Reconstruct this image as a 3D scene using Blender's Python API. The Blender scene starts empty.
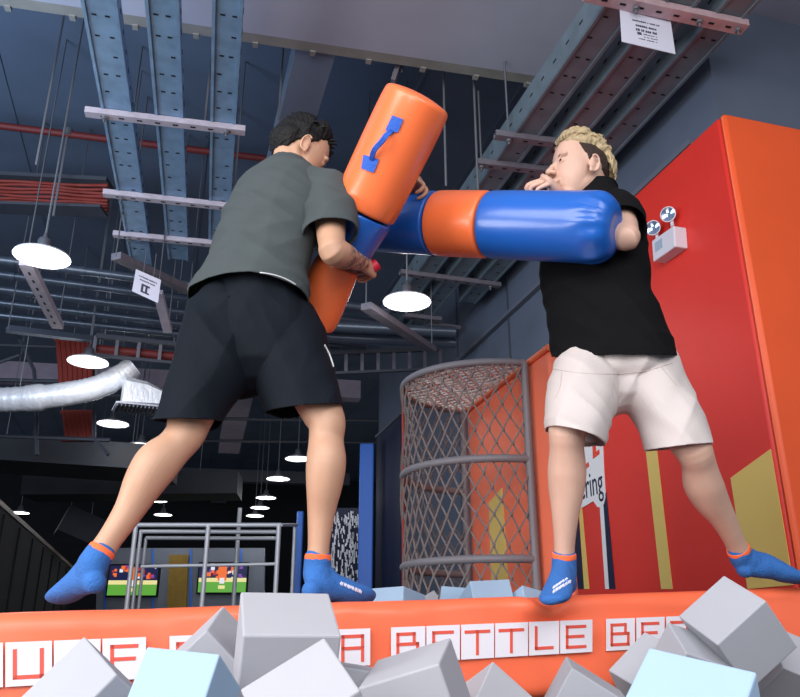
import bpy, bmesh, math, random
from mathutils import Vector, Matrix, Euler, noise
from mathutils.bvhtree import BVHTree
import numpy as np

SC = bpy.context.scene
COL = SC.collection
V = Vector
PI = math.pi
R = math.radians

# ------------------------------------------------------------------ camera
FPX, TH, CAMZ = 790.0, R(20.4), 0.65
CT, ST = math.cos(TH), math.sin(TH)
CAM = V((0, 0, CAMZ))
cd = bpy.data.cameras.new('camera')
cd.lens = 36 * FPX / 800
cd.sensor_width = 36
cd.clip_end = 200
cam = bpy.data.objects.new('camera', cd)
cam.location = CAM
cam.rotation_euler = (PI / 2 + TH, 0, 0)
COL.objects.link(cam)
SC.camera = cam


def ray(px, py):
    a = (px - 400) / FPX
    b = (348.5 - py) / FPX
    return V((a, CT - b * ST, ST + b * CT))


def P(px, py, Y):
    """world point seen at a pixel, at forward distance Y"""
    r = ray(px, py)
    return CAM + r * (Y / r.y)


def PZ(px, py, z):
    """world point seen at a pixel, at absolute height z"""
    r = ray(px, py)
    return CAM + r * ((z - CAMZ) / r.z)


def PP(px, py, p0, n):
    """world point seen at a pixel on the plane (p0, n)"""
    r = ray(px, py)
    return CAM + r * ((p0 - CAM).dot(n) / r.dot(n))


# ------------------------------------------------------------------ materials
def lin(c):
    out = []
    for v in c[:3]:
        v = v / 255.0
        out.append(v / 12.92 if v <= 0.04045 else ((v + 0.055) / 1.055) ** 2.4)
    return (*out, 1.0)


MATS = {}


def mat(name, rgb, rough=0.6, metal=0.0, bump=0.0, bscale=40.0, var=0.0, vscale=6.0, emit=None, estr=0.0,
        sss=0.0, coat=0.0, sheen=0.0, stretch=None, spec=0.5):
    if name in MATS:
        return MATS[name]
    m = bpy.data.materials.new(name)
    m.use_nodes = True
    nt = m.node_tree
    b = nt.nodes['Principled BSDF']
    b.inputs['Base Color'].default_value = lin(rgb)
    b.inputs['Roughness'].default_value = rough
    b.inputs['Metallic'].default_value = metal
    b.inputs['Specular IOR Level'].default_value = spec
    if sss:
        b.inputs['Subsurface Weight'].default_value = sss
        b.inputs['Subsurface Radius'].default_value = (0.02, 0.008, 0.004)
        b.inputs['Subsurface Scale'].default_value = 0.5
    if coat:
        b.inputs['Coat Weight'].default_value = coat
        b.inputs['Coat Roughness'].default_value = 0.15
    if sheen:
        b.inputs['Sheen Weight'].default_value = sheen
    if emit:
        b.inputs['Emission Color'].default_value = lin(emit)
        b.inputs['Emission Strength'].default_value = estr
    co = nt.nodes.new('ShaderNodeTexCoord')
    mp = nt.nodes.new('ShaderNodeMapping')
    if stretch:
        mp.inputs['Scale'].default_value = stretch
    nt.links.new(co.outputs['Object'], mp.inputs['Vector'])
    if var:
        n = nt.nodes.new('ShaderNodeTexNoise')
        n.inputs['Scale'].default_value = vscale
        n.inputs['Detail'].default_value = 5
        nt.links.new(mp.outputs['Vector'], n.inputs['Vector'])
        rp = nt.nodes.new('ShaderNodeMapRange')
        rp.inputs['From Min'].default_value = 0.3
        rp.inputs['From Max'].default_value = 0.7
        rp.inputs['To Min'].default_value = 1 - var
        rp.inputs['To Max'].default_value = 1 + var
        nt.links.new(n.outputs['Fac'], rp.inputs['Value'])
        mx = nt.nodes.new('ShaderNodeVectorMath')
        mx.operation = 'SCALE'
        mx.inputs[0].default_value = lin(rgb)[:3]
        nt.links.new(rp.outputs['Result'], mx.inputs['Scale'])
        nt.links.new(mx.outputs['Vector'], b.inputs['Base Color'])
    if bump:
        n = nt.nodes.new('ShaderNodeTexNoise')
        n.inputs['Scale'].default_value = bscale
        n.inputs['Detail'].default_value = 4
        nt.links.new(mp.outputs['Vector'], n.inputs['Vector'])
        bp = nt.nodes.new('ShaderNodeBump')
        bp.inputs['Strength'].default_value = bump
        bp.inputs['Distance'].default_value = 0.01
        nt.links.new(n.outputs['Fac'], bp.inputs['Height'])
        nt.links.new(bp.outputs['Normal'], b.inputs['Normal'])
    MATS[name] = m
    return m


def skin_mat(name, rgb, tattoo=False):
    m = mat(name, rgb, rough=0.5, sss=0.12, bump=0.05, bscale=220, var=0.05, vscale=14)
    if tattoo:
        nt = m.node_tree
        b = nt.nodes['Principled BSDF']
        src = b.inputs['Base Color'].links[0].from_socket
        at = nt.nodes.new('ShaderNodeAttribute')
        at.attribute_name = 'ink'
        n = nt.nodes.new('ShaderNodeTexNoise')
        n.inputs['Scale'].default_value = 34
        n.inputs['Detail'].default_value = 3
        n.inputs['Distortion'].default_value = 1.2
        co = nt.nodes.new('ShaderNodeTexCoord')
        nt.links.new(co.outputs['Object'], n.inputs['Vector'])
        rp = nt.nodes.new('ShaderNodeMapRange')
        rp.inputs['From Min'].default_value = 0.47
        rp.inputs['From Max'].default_value = 0.56
        rp.inputs['To Max'].default_value = 0.85
        nt.links.new(n.outputs['Fac'], rp.inputs['Value'])
        mu = nt.nodes.new('ShaderNodeMath')
        mu.operation = 'MULTIPLY'
        nt.links.new(rp.outputs['Result'], mu.inputs[0])
        nt.links.new(at.outputs['Fac'], mu.inputs[1])
        mx = nt.nodes.new('ShaderNodeMixRGB')
        nt.links.new(mu.outputs[0], mx.inputs['Fac'])
        nt.links.new(src, mx.inputs['Color1'])
        mx.inputs['Color2'].default_value = lin((52, 48, 55))
        nt.links.new(mx.outputs['Color'], b.inputs['Base Color'])
    return m


# ------------------------------------------------------------------ mesh building
class MB:
    """collects vertices and faces, several materials per mesh"""

    def __init__(self):
        self.v, self.f, self.m = [], [], []

    def add(self, vs, fs, mi=0, M=None):
        k = len(self.v)
        for p in vs:
            p = V(p)
            self.v.append(M @ p if M is not None else p)
        for f in fs:
            self.f.append([i + k for i in f])
            self.m.append(mi)
        return self

    def box(self, c, s, mi=0, M=None):
        x, y, z = s[0] / 2, s[1] / 2, s[2] / 2
        vs = [V((c[0] + a * x, c[1] + b * y, c[2] + d * z)) for d in (-1, 1) for b in (-1, 1) for a in (-1, 1)]
        fs = [(0, 2, 3, 1), (4, 5, 7, 6), (0, 1, 5, 4), (2, 6, 7, 3), (0, 4, 6, 2), (1, 3, 7, 5)]
        return self.add(vs, fs, mi, M)

    def bar(self, p, q, w, h, up=V((0, 0, 1)), mi=0):
        """box beam from p to q, width w (sideways), height h (up)"""
        p, q = V(p), V(q)
        t = (q - p).normalized()
        s = t.cross(up)
        if s.length < 1e-4:
            s = t.cross(V((1, 0, 0)))
        s.normalize()
        n = s.cross(t)
        vs = []
        for c in (p, q):
            for a, b in ((-1, -1), (1, -1), (1, 1), (-1, 1)):
                vs.append(c + s * (a * w / 2) + n * (b * h / 2))
        fs = [(3, 2, 1, 0), (4, 5, 6, 7), (0, 1, 5, 4), (1, 2, 6, 5), (2, 3, 7, 6), (3, 0, 4, 7)]
        return self.add(vs, fs, mi)

    def tube(self, pts, r, seg=8, mi=0, closed=False):
        pts = [V(p) for p in pts]
        n = len(pts)
        vs, fs = [], []
        prev = None
        for i, p in enumerate(pts):
            if closed:
                t = pts[(i + 1) % n] - pts[i - 1]
            else:
                t = pts[min(i + 1, n - 1)] - pts[max(i - 1, 0)]
            t.normalize()
            if prev is None:
                s = t.orthogonal().normalized()
            else:
                s = prev - t * prev.dot(t)
                if s.length < 1e-5:
                    s = t.orthogonal()
                s.normalize()
            prev = s
            b = t.cross(s)
            rr = r[i] if isinstance(r, (list, tuple)) else r
            for k in range(seg):
                a = 2 * PI * k / seg
                vs.append(p + s * (rr * math.cos(a)) + b * (rr * math.sin(a)))
        m = n if closed else n - 1
        for i in range(m):
            j = (i + 1) % n
            for k in range(seg):
                l = (k + 1) % seg
                fs.append((i * seg + k, i * seg + l, j * seg + l, j * seg + k))
        if not closed:
            fs.append(tuple(range(seg))[::-1])
            fs.append(tuple((n - 1) * seg + k for k in range(seg)))
        return self.add(vs, fs, mi)

    def lathe(self, prof, seg=48, M=None, mi=0):
        """prof: list of (r, z) or (r, z, material)"""
        vs, fs, ms = [], [], []
        n = len(prof)
        for q in prof:
            for k in range(seg):
                a = 2 * PI * k / seg
                vs.append((q[0] * math.cos(a), q[0] * math.sin(a), q[1]))
        k0 = len(self.v)
        self.add(vs, [], 0, M)
        for i in range(n - 1):
            for k in range(seg):
                l = (k + 1) % seg
                self.f.append([k0 + i * seg + k, k0 + i * seg + l, k0 + (i + 1) * seg + l, k0 + (i + 1) * seg + k])
                self.m.append(prof[i][2] if len(prof[i]) > 2 else mi)
        return self

    def prism(self, poly, n, d, mi=0):
        """polygon (world points) extruded by d along n"""
        n = V(n).normalized()
        k = len(poly)
        vs = [V(p) for p in poly] + [V(p) + n * d for p in poly]
        fs = [tuple(range(k))[::-1], tuple(range(k, 2 * k))]
        for i in range(k):
            j = (i + 1) % k
            fs.append((i, j, k + j, k + i))
        return self.add(vs, fs, mi)

    def build(self, name, mats, parent=None, smooth=None, local=False, bevel=0.0, bseg=2):
        me = bpy.data.meshes.new(name)
        off = V((0, 0, 0))
        if parent is not None and not local:
            off = worldloc(parent)
        me.from_pydata([tuple(p - off) for p in self.v], [], self.f)
        if not isinstance(mats, (list, tuple)):
            mats = [mats]
        for m in mats:
            me.materials.append(m)
        me.polygons.foreach_set('material_index', self.m)
        bm = bmesh.new()
        bm.from_mesh(me)
        bmesh.ops.remove_doubles(bm, verts=bm.verts, dist=1e-6)
        bmesh.ops.recalc_face_normals(bm, faces=bm.faces)
        bm.to_mesh(me)
        bm.free()
        o = bpy.data.objects.new(name, me)
        COL.objects.link(o)
        if parent is not None:
            o.parent = parent
        if bevel:
            b = o.modifiers.new('bevel', 'BEVEL')
            b.width = bevel
            b.segments = bseg
            b.limit_method = 'ANGLE'
        if smooth is not None:
            shade(o, smooth)
        return o


def shade(o, ang=40):
    me = o.data
    me.polygons.foreach_set('use_smooth', [True] * len(me.polygons))
    if ang < 180:
        me.set_sharp_from_angle(angle=R(ang))
    me.update()


def worldloc(o):
    l = V(o.location)
    while o.parent is not None:
        o = o.parent
        l = l + o.location
    return l


def tag(o, label, cat, group=None):
    o['label'] = label
    o['category'] = cat
    if group:
        o['group'] = group
    return o


def thing(name, label, cat, loc, group=None, rz=0.0):
    o = bpy.data.objects.new(name, None)
    o.empty_display_size = 0.1
    COL.objects.link(o)
    o.location = loc
    o.rotation_euler = (0, 0, rz)
    return tag(o, label, cat, group)


def struct(o):
    o['kind'] = 'structure'
    return o


def recentre(o):
    """put a mesh thing's origin at the base of its own bounds"""
    n = len(o.data.vertices)
    a = np.empty(n * 3)
    o.data.vertices.foreach_get('co', a)
    a = a.reshape(-1, 3)
    c = V(((a[:, 0].min() + a[:, 0].max()) / 2, (a[:, 1].min() + a[:, 1].max()) / 2, a[:, 2].min()))
    o.data.transform(Matrix.Translation(-c))
    o.location = V(o.location) + c
    for ch in o.children:
        ch.location = V(ch.location) - c
    return o


def copy_thing(root, loc, label, group=None, rz=None):
    r = root.copy()
    COL.objects.link(r)
    r.location = loc
    if rz is not None:
        r.rotation_euler = (0, 0, rz)
    r['label'] = label
    if group:
        r['group'] = group
    for ch in list(root.children):
        c = ch.copy()
        COL.objects.link(c)
        c.parent = r
        for g in list(ch.children):
            d = g.copy()
            COL.objects.link(d)
            d.parent = c
    return r


# ------------------------------------------------------------------ organic shapes
def catmull(rows, sub):
    """rows: list of number lists, interpolated"""
    rows = [np.array(r, float) for r in rows]
    out = []
    n = len(rows)
    for i in range(n - 1):
        p0, p1, p2, p3 = rows[max(i - 1, 0)], rows[i], rows[i + 1], rows[min(i + 2, n - 1)]
        for k in range(sub):
            t = k / sub
            out.append(0.5 * ((2 * p1) + (-p0 + p2) * t + (2 * p0 - 5 * p1 + 4 * p2 - p3) * t * t +
                              (-p0 + 3 * p1 - 3 * p2 + p3) * t ** 3))
    out.append(rows[-1])
    return out


def loft(rings, side, seg=28, sub=4, r0=True, r1=True, hem=None, hemdepth=0.06, shear=None):
    """rings: (centre, rx, ry); rx lies along `side`. hem: wall thickness of an open re-entrant last end."""
    rows = catmull([[*V(c), a, b] for c, a, b in rings], sub)
    side = V(side).normalized()
    cs = [V(r[:3]) for r in rows]
    n = len(rows)
    data = []
    for i in range(n):
        t = (cs[min(i + 1, n - 1)] - cs[max(i - 1, 0)])
        t.normalize()
        s = (side - t * side.dot(t)).normalized()
        u = t.cross(s)
        data.append((cs[i], max(rows[i][3], 1e-4), max(rows[i][4], 1e-4), s, u, t))

    def ends(d, sg):
        c, a, b, s, u, t = d
        e = min(a, b)
        return [(c + t * (sg * e * math.sin(q)), a * math.cos(q), b * math.cos(q), s, u, t) for q in (R(30), R(58), R(78))]

    if r0:
        data = ends(data[0], -1)[::-1] + data
    if hem:
        c, a, b, s, u, t = data[-1]
        data.append((c, a - hem, b - hem, s, u, t))
        data.append((c - t * hemdepth * .5, a - hem * 1.3, b - hem * 1.3, s, u, t))
        data.append((c - t * hemdepth, a - hem * 1.6, b - hem * 1.6, s, u, t))
    elif r1:
        data = data + ends(data[-1], 1)
    vs, fs = [], []
    for j, (c, a, b, s, u, t) in enumerate(data):
        wgt = max(0.0, (j - len(data) * .55) / (len(data) * .45)) if shear else 0
        for k in range(seg):
            q = 2 * PI * k / seg
            p = c + s * (a * math.cos(q)) + u * (b * math.sin(q))
            if shear: p = p + t * (wgt * min(1, wgt * 1.3) * shear[1] * (p - c).dot(shear[0]))
            vs.append(p)
    m = len(data)
    for i in range(m - 1):
        for k in range(seg):
            l = (k + 1) % seg
            fs.append((i * seg + k, i * seg + l, (i + 1) * seg + l, (i + 1) * seg + k))
    vs.append(data[0][0])
    vs.append(data[-1][0])
    a, b = len(vs) - 2, len(vs) - 1
    for k in range(seg):
        l = (k + 1) % seg
        fs.append((a, l, k))
        fs.append((b, (m - 1) * seg + k, (m - 1) * seg + l))
    return vs, fs


def ell(c, r, rot=(0, 0, 0), nu=20, nv=12):
    M = Euler(rot).to_matrix()
    vs, fs = [], []
    for j in range(1, nv):
        th = PI * j / nv
        for i in range(nu):
            ph = 2 * PI * i / nu
            vs.append(V(c) + M @ V((r[0] * math.sin(th) * math.cos(ph), r[1] * math.sin(th) * math.sin(ph), r[2] * math.cos(th))))
    for j in range(nv - 2):
        for i in range(nu):
            k = (i + 1) % nu
            fs.append((j * nu + i, (j + 1) * nu + i, (j + 1) * nu + k, j * nu + k))
    vs.append(V(c) + M @ V((0, 0, r[2])))
    vs.append(V(c) + M @ V((0, 0, -r[2])))
    t, b = len(vs) - 2, len(vs) - 1
    for i in range(nu):
        k = (i + 1) % nu
        fs.append((t, i, k))
        fs.append((b, (nv - 2) * nu + k, (nv - 2) * nu + i))
    return vs, fs


def xf(piece, M):
    return [M @ V(p) for p in piece[0]], piece[1]


def fuse(name, pieces, mats, parent=None, voxel=0.004, smooth=4, fac=0.5, post=None, facemat=None, cuts=(), cloth=0.0):
    """union of closed shells as ONE continuous surface"""
    mb = MB()
    for vs, fs in pieces:
        mb.add(vs, fs)
    me = bpy.data.meshes.new('tmp')
    me.from_pydata([tuple(p) for p in mb.v], [], mb.f)
    bm = bmesh.new()
    bm.from_mesh(me)
    bmesh.ops.recalc_face_normals(bm, faces=bm.faces)
    bm.to_mesh(me)
    bm.free()
    o = bpy.data.objects.new('tmp', me)
    COL.objects.link(o)
    md = o.modifiers.new('r', 'REMESH')
    md.mode = 'VOXEL'
    md.voxel_size = voxel
    if smooth:
        sm = o.modifiers.new('s', 'SMOOTH')
        sm.factor = fac
        sm.iterations = smooth
    dg = bpy.context.evaluated_depsgraph_get()
    res = bpy.data.meshes.new_from_object(o.evaluated_get(dg))
    bpy.data.objects.remove(o)
    bpy.data.meshes.remove(me)
    n = len(res.vertices)
    co = np.empty(n * 3)
    res.vertices.foreach_get('co', co)
    co = co.reshape(-1, 3)
    nr = np.empty(n * 3)
    res.vertices.foreach_get('normal', nr)
    nr = nr.reshape(-1, 3)
    if post:
        co = post(co, nr, res)
    off = worldloc(parent) if parent is not None else V((0, 0, 0))
    res.vertices.foreach_set('co', co.ravel())
    if cuts:
        bm = bmesh.new()
        bm.from_mesh(res)
        for c, nrm, axis, rad, back in cuts:
            c, nrm, axis = V(c), V(nrm).normalized(), V(axis).normalized()
            ok = set()
            for v in bm.verts:
                q = v.co - c
                t = q.dot(axis)
                if -back < t < .5 and (q - axis * t).length < rad:
                    ok.add(v)
            fs = [f for f in bm.faces if all(v in ok for v in f.verts)]
            es = {e for f in fs for e in f.edges}
            vs_ = {v for f in fs for v in f.verts}
            bmesh.ops.bisect_plane(bm, geom=list(vs_) + list(es) + fs, plane_co=c, plane_no=nrm, clear_outer=True, dist=1e-5)
        bm.to_mesh(res)
        bm.free()
    res.transform(Matrix.Translation(-off))
    if not isinstance(mats, (list, tuple)):
        mats = [mats]
    res.materials.clear()
    for m in mats:
        res.materials.append(m)
    if facemat:
        pc = np.empty(len(res.polygons) * 3)
        res.polygons.foreach_get('center', pc)
        res.polygons.foreach_set('material_index', facemat(pc.reshape(-1, 3) + np.array(off)).astype(np.int32))
    res.polygons.foreach_set('use_smooth', [True] * len(res.polygons))
    res.update()
    ob = bpy.data.objects.new(name, res)
    res.name = name
    COL.objects.link(ob)
    if parent is not None:
        ob.parent = parent
    if cloth:
        md = ob.modifiers.new('cloth', 'SOLIDIFY')
        md.thickness = cloth
        md.offset = -1
    return ob


def bvh_of(o):
    off = worldloc(o)
    vs = [v.co + off for v in o.data.vertices]
    return BVHTree.FromPolygons(vs, [tuple(p.vertices) for p in o.data.polygons])


def hit(bvh, px, py, lift=0.003):
    """point on a surface seen at a pixel, lifted off along its normal"""
    r = ray(px, py).normalized()
    loc, nrm, i, d = bvh.ray_cast(CAM, r)
    if loc is None:
        return None, None
    if nrm.dot(r) > 0:
        nrm = -nrm
    return loc + nrm * lift, nrm


def surf_line(bvh, pts, r, lift=0.001, n=40):
    """tube that lies along a surface through pixel points"""
    rows = catmull(pts, max(2, n // max(1, len(pts) - 1)))
    out = []
    for q in rows:
        p, nn = hit(bvh, q[0], q[1], lift)
        if p is not None:
            out.append(p)
    return out


def text_mesh(mb, s, size, M, depth=0.001, mi=0, align='CENTER'):
    cu = bpy.data.curves.new('t', 'FONT')
    cu.body = s
    cu.size = size
    cu.extrude = depth
    cu.align_x = align
    cu.resolution_u = 3
    ob = bpy.data.objects.new('t', cu)
    COL.objects.link(ob)
    dg = bpy.context.evaluated_depsgraph_get()
    me = bpy.data.meshes.new_from_object(ob.evaluated_get(dg))
    mb.add([v.co.copy() for v in me.vertices], [tuple(p.vertices) for p in me.polygons], mi, M)
    bpy.data.objects.remove(ob)
    bpy.data.meshes.remove(me)


# building axes: AX runs away to the left of view, BX across to the right
ang = R(16.1)
AX = V((-math.sin(ang), math.cos(ang), 0))
BX = V((math.cos(ang), math.sin(ang), 0))
RZ = ang            # rotation that turns +Y into AX
UP = V((0, 0, 1))

# =================================================================== THE SETTING
M_floor = mat('hall_floor', (48, 50, 56), 0.7, var=0.15)
M_ceil = mat('ceiling_paint', (96, 110, 132), 0.9, var=0.12, vscale=1.2)
M_soffit = mat('soffit_board', (172, 174, 192), 0.9, var=0.05, vscale=2)
M_soffit_trim = mat('soffit_trim', (140, 138, 134), 0.7, var=0.12, vscale=5)
M_dark = mat('dark_wall', (22, 25, 31), 0.85, var=0.2, vscale=2)
M_grey = mat('grey_wall_paint', (84, 94, 112), 0.85, var=0.1, vscale=1.5, bump=0.1, bscale=6)
M_navy = mat('navy_paint', (12, 26, 62), 0.75)
M_red = mat('red_vinyl', (222, 52, 42), 0.5, bump=0.06, bscale=5, var=0.03, vscale=3)
M_orangepad = mat('orange_pad_vinyl', (238, 92, 44), 0.5, bump=0.06, bscale=5, var=0.03, vscale=3)
M_yellow = mat('mustard_print', (224, 194, 108), 0.6)
M_white = mat('white_print', (232, 230, 232), 0.6)
M_navyprint = mat('navy_print', (18, 26, 58), 0.6)
M_redprint = mat('orange_red_print', (226, 74, 52), 0.6)
M_galv = mat('galvanised_steel', (132, 162, 190), 0.5, 0.35, var=0.14, vscale=9, bump=0.08, bscale=30)
M_galvdark = mat('dark_galvanised_steel', (112, 126, 136), 0.55, 0.35, var=0.14, vscale=7)
M_slot = mat('slot_shadow_black', (12, 14, 18), 0.9)
M_strut = mat('pale_zinc_channel', (186, 176, 186), 0.55, 0.2, var=0.12, vscale=14)
M_strutpink = mat('pinkish_zinc_channel', (196, 166, 172), 0.55, 0.2, var=0.12, vscale=14)
M_strutdim = mat('dull_zinc_channel', (112, 108, 118), 0.6, 0.2, var=0.12, vscale=14)
M_rod = mat('threaded_rod', (120, 122, 128), 0.5, 0.5)
M_pipe = mat('blue_grey_pipe', (84, 94, 108), 0.3, 0.5, var=0.1)
M_redpipe = mat('sprinkler_red_paint', (112, 36, 36), 0.6)
M_redcable = mat('orange_red_cable', (128, 42, 32), 0.7)
M_ironwork = mat('dark_ironwork', (66, 70, 80), 0.6, 0.2)
M_duct = mat('dark_duct', (44, 48, 56), 0.7, var=0.2, vscale=2)
M_lilac = mat('lilac_grey_duct', (150, 140, 156), 0.8, var=0.1)

# floor and shell
mb = MB(); mb.box((0, 11, -0.05), (30, 34, 0.1)); struct(mb.build('floor', M_floor))
CZ = CAMZ + 5.0
mb = MB(); mb.box((0, 13.5, CZ + 0.1), (30, 29, 0.2))
for i in range(-14, 15):
    c = V((0, 0, CZ)) + BX * (i * 0.95)
    mb.bar(c + AX * 1.5, c + AX * 27, 0.03, 0.02)
struct(mb.build('ceiling', M_ceil))
mb = MB(); c = AX * 25.5; mb.bar(c - BX * 16 + UP * (CZ / 2), c + BX * 16 + UP * (CZ / 2), 0.2, CZ); struct(mb.build('wall_back', M_dark))
# low partition at the left with a pale top rail
a0 = V((-5.0, 9.9, 0)) - AX * 5; a1 = V((-5.0, 9.9, 0)) + AX * 9
mb = MB(); mb.bar(a0 + UP * 1.1, a1 + UP * 1.1, 0.12, 2.2)
for i in range(12):
    q = a0 + (a1 - a0) * (i / 11) + BX * 0.07
    mb.bar(q + UP * 0.02, q + UP * 2.15, 0.03, 0.06, up=AX)
struct(mb.build('wall_left', M_dark))
mb = MB(); mb.bar(a0 + UP * 2.235, a1 + UP * 2.235, 0.16, 0.06); struct(mb.build('trim_1', mat('rail_bronze', (128, 118, 112), 0.5)))

# pale boarded bulkhead under the ceiling, its lower front edge crossing the top of the view
ZS = CAMZ + 4.15
e0, e1 = PZ(30, 0, ZS), PZ(530, 75, ZS)
d = (e1 - e0).normalized()
n = d.cross(UP).normalized()
if n.y > 0: n = -n
A, B = e0 - d * 4.0, e1 + d * 3.0
mb = MB(); mb.prism([A, B, B + n * 3.2, A + n * 3.2], UP, CZ - ZS - 0.01); struct(mb.build('ceiling_bulkhead', M_soffit))
mb = MB(); mb.bar(A - n * 0.05 + UP * 0.05, B - n * 0.05 + UP * 0.05, 0.1, 0.10)
for i in range(26):
    q = A + (B - A) * (i / 25) - n * 0.11
    mb.bar(q - UP * 0.01, q + UP * 0.12, 0.05, 0.04, up=d)
struct(mb.build('trim_2', M_soffit_trim))

# ------------------------------------------------- right-hand wall: grey wall, red padding, orange padded end
YC = 4.2
cornerlow = P(795, 575, YC)
WP = V((cornerlow.x, cornerlow.y, 0))            # foot of the corner
WN = -BX                                        # outward normal of the red face
ztop = P(717, 117, YC).z


def wall_at(px, py, off=0.0):
    return PP(px, py, WP + WN * off, WN)


yend = wall_at(563, 430)
red_end = V((yend.x, yend.y, 0))
far_end = wall_at(374, 540); far_end.z = 0
# grey structure behind, set back a little
g0, g1 = WP - WN * 0.06 - AX * -0.06, far_end - WN * 0.06
mb = MB()
mb.prism([g0, g1, g1 + BX * 1.5, g0 + BX * 4.5], UP, CZ - 0.01)
struct(mb.build('wall_right', M_grey))
mb = MB()
for px in (505, 455, 548, 600):
    q = wall_at(px, 250, -0.055); mb.bar(V((q.x, q.y, 0.05)), V((q.x, q.y, CZ - .05)), 0.03, 0.012, up=WN)
struct(mb.build('trim_3', mat('wall_joint', (60, 66, 78), 0.8)))
# ledge along the top of the padding
mb = MB()
mb.bar(WP + UP * (ztop + 0.02) - WN * .03 + AX * 0.3, far_end + UP * (ztop + 0.02) - WN * .03, 0.06, 0.04)
struct(mb.build('trim_4', mat('grey_ledge', (92, 98, 112), 0.8)))
# red padded panel
mb = MB()
T = 0.05
mb.prism([WP + AX * 0.0, red_end, red_end - WN * T, WP - WN * T + AX * 0.0], UP, ztop)
redpad = mb.build('padded_wall_panel', [M_red], bevel=0.02, smooth=30)
tag(redpad, 'tall red padded wall panel with mustard stripes, behind the man in black', 'wall padding')
recentre(redpad)


def decal(name, pts, m, off=0.004, thick=0.004, parent=redpad, lab=None):
    q = [wall_at(x, y, 0.001) for x, y in pts]
    b = MB().prism(q, WN, thick)
    o = b.build(name, m, parent)
    if lab: o['label'] = lab
    return o


decal('stripe', [(645, 440), (656, 440), (672.8, 589), (661.6, 589)], M_yellow, lab='narrow mustard stripe')
decal('stripe', [(731, 478), (771, 449), (794, 585), (748, 589)], M_yellow, lab='broad mustard stripe with slanted top')
decal('stripe', [(573, 520), (577.5, 500), (584, 589), (577, 589)], M_navyprint, lab='navy stripe')
decal('stripe', [(578.5, 500), (581.5, 500), (589.5, 589), (584.5, 589)], M_yellow, lab='thin mustard stripe')
decal('stripe', [(600, 505), (603.5, 500), (609.5, 589), (605.6, 589)], M_white, lab='thin pale stripe')
decal('stripe', [(603.5, 500), (606.5, 492), (615.6, 589), (609.5, 589)], M_navyprint, lab='navy stripe')
sign = decal('sign_patch', [(565, 400), (600, 380), (603, 440), (604.2, 470), (606, 497), (604.5, 504), (601.5, 507.5), (598, 507), (594, 501), (586, 506), (580, 509), (566, 520)], M_white, thick=0.007, lab='white sign shape with LL and ering')
mbs = MB()
for pts in ([(578, 425), (581.5, 423), (584.3, 466), (588.5, 462), (589.4, 466), (582, 473.5)], [(591.5, 420), (595, 418), (596.3, 452), (599.3, 449), (599.8, 454), (593.2, 459)]):
    mbs.prism([wall_at(x, y, 0.008) for x, y in pts], WN, 0.003)
mbs.build('letter', M_redprint, sign)['label'] = 'orange-red letters LL'
mbt = MB()
pt0, pt1 = wall_at(580.5, 500, 0.0085), wall_at(603, 486, 0.0085)
xa = -AX
Mt = Matrix((( xa.x, 0, WN.x, pt0.x), (xa.y, 0, WN.y, pt0.y), (0, 1, 0, pt0.z), (0, 0, 0, 1)))
wlen = (pt1 - pt0).dot(xa)
text_mesh(mbt, 'ering', 1.0, Matrix.Identity(4), 0.002, align='LEFT')
xs = [p.x for p in mbt.v]; wtxt = max(xs)
sx = wlen / wtxt
sy = (wall_at(590, 470, .0085).z - wall_at(590, 490, .0085).z) / 0.55
mbt.v = [Mt @ V((p.x * sx, p.y * sy, p.z)) for p in mbt.v]
mbt.build('lettering', M_navyprint, sign)['label'] = 'navy rounded letters ering'

# orange padded end of the wall, round the corner
mb = MB()
mb.prism([WP - WN * 0.0, WP - WN * T + AX * 0.0, WP - WN * T + AX * 0.0 + BX * 3.2, WP + BX * 3.2 - AX * 0.05, WP - AX * 0.05], UP, ztop)
o = mb.build('padded_wall_panel', M_orangepad, bevel=0.03, smooth=30)
tag(o, 'bright orange padded wall end around the corner at the right edge', 'wall padding')
recentre(o)

# ------------------------------------------------- emergency light on the red wall
OFF = 0.10
body_px = [(651.5, 241), (673.5, 225.5), (675, 246.5), (653, 262)]
base = wall_at(662, 245)
em = thing('emergency_light', 'white twin-spot emergency light box high on the red padded wall', 'emergency light', base)
mb = MB(); mb.prism([wall_at(x, y, OFF) for x, y in body_px], -WN, OFF)
mb.build('housing', mat('white_plastic', (214, 210, 220), 0.5), em, bevel=0.008)
mb = MB(); mb.prism([wall_at(x, y, OFF + .001) for x, y in [(655, 243), (662, 238), (662.5, 247), (655.5, 252)]], WN, 0.002)
mb.build('label_plate', mat('pale_grey_label', (160, 176, 196), 0.5), em)
mb = MB()
q = wall_at(678, 240, 0.05); mb.tube([q - AX * 0.0, q - AX * 0.02], 0.008)
mb.build('test_button', M_slot, em)
for x, y in ((653.5, 228), (668.5, 214.5)):
    c = wall_at(x, y, OFF * 0.7)
    nrm = (WN * 0.75 - AX * 0.55 - UP * 0.25).normalized()
    rot = nrm.to_track_quat('Z', 'Y').to_matrix().to_4x4()
    Mx = Matrix.Translation(c) @ rot
    mb = MB()
    mb.lathe([(0.0, -0.05), (0.025, -0.045), (0.042, -0.02), (0.050, 0.0), (0.053, 0.012), (0.047, 0.014)], 28, Mx)
    hd = mb.build('spot_head', mat('white_plastic', (214, 210, 220)), em, smooth=40)
    mb = MB(); mb.lathe([(0.0, 0.004), (0.025, 0.008), (0.0465, 0.013)], 28, Mx)
    mb.build('lens', mat('lens_glass', (150, 165, 190), 0.12, 0.7), hd, smooth=60)
    mb = MB(); foot = wall_at(x + 4, y + 12, OFF * .6)
    mb.tube([c - nrm * 0.05, (c + foot) / 2 - nrm * 0.03, foot], 0.012)
    mb.build('neck', mat('white_plastic', (214, 210, 220)), hd)

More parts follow.
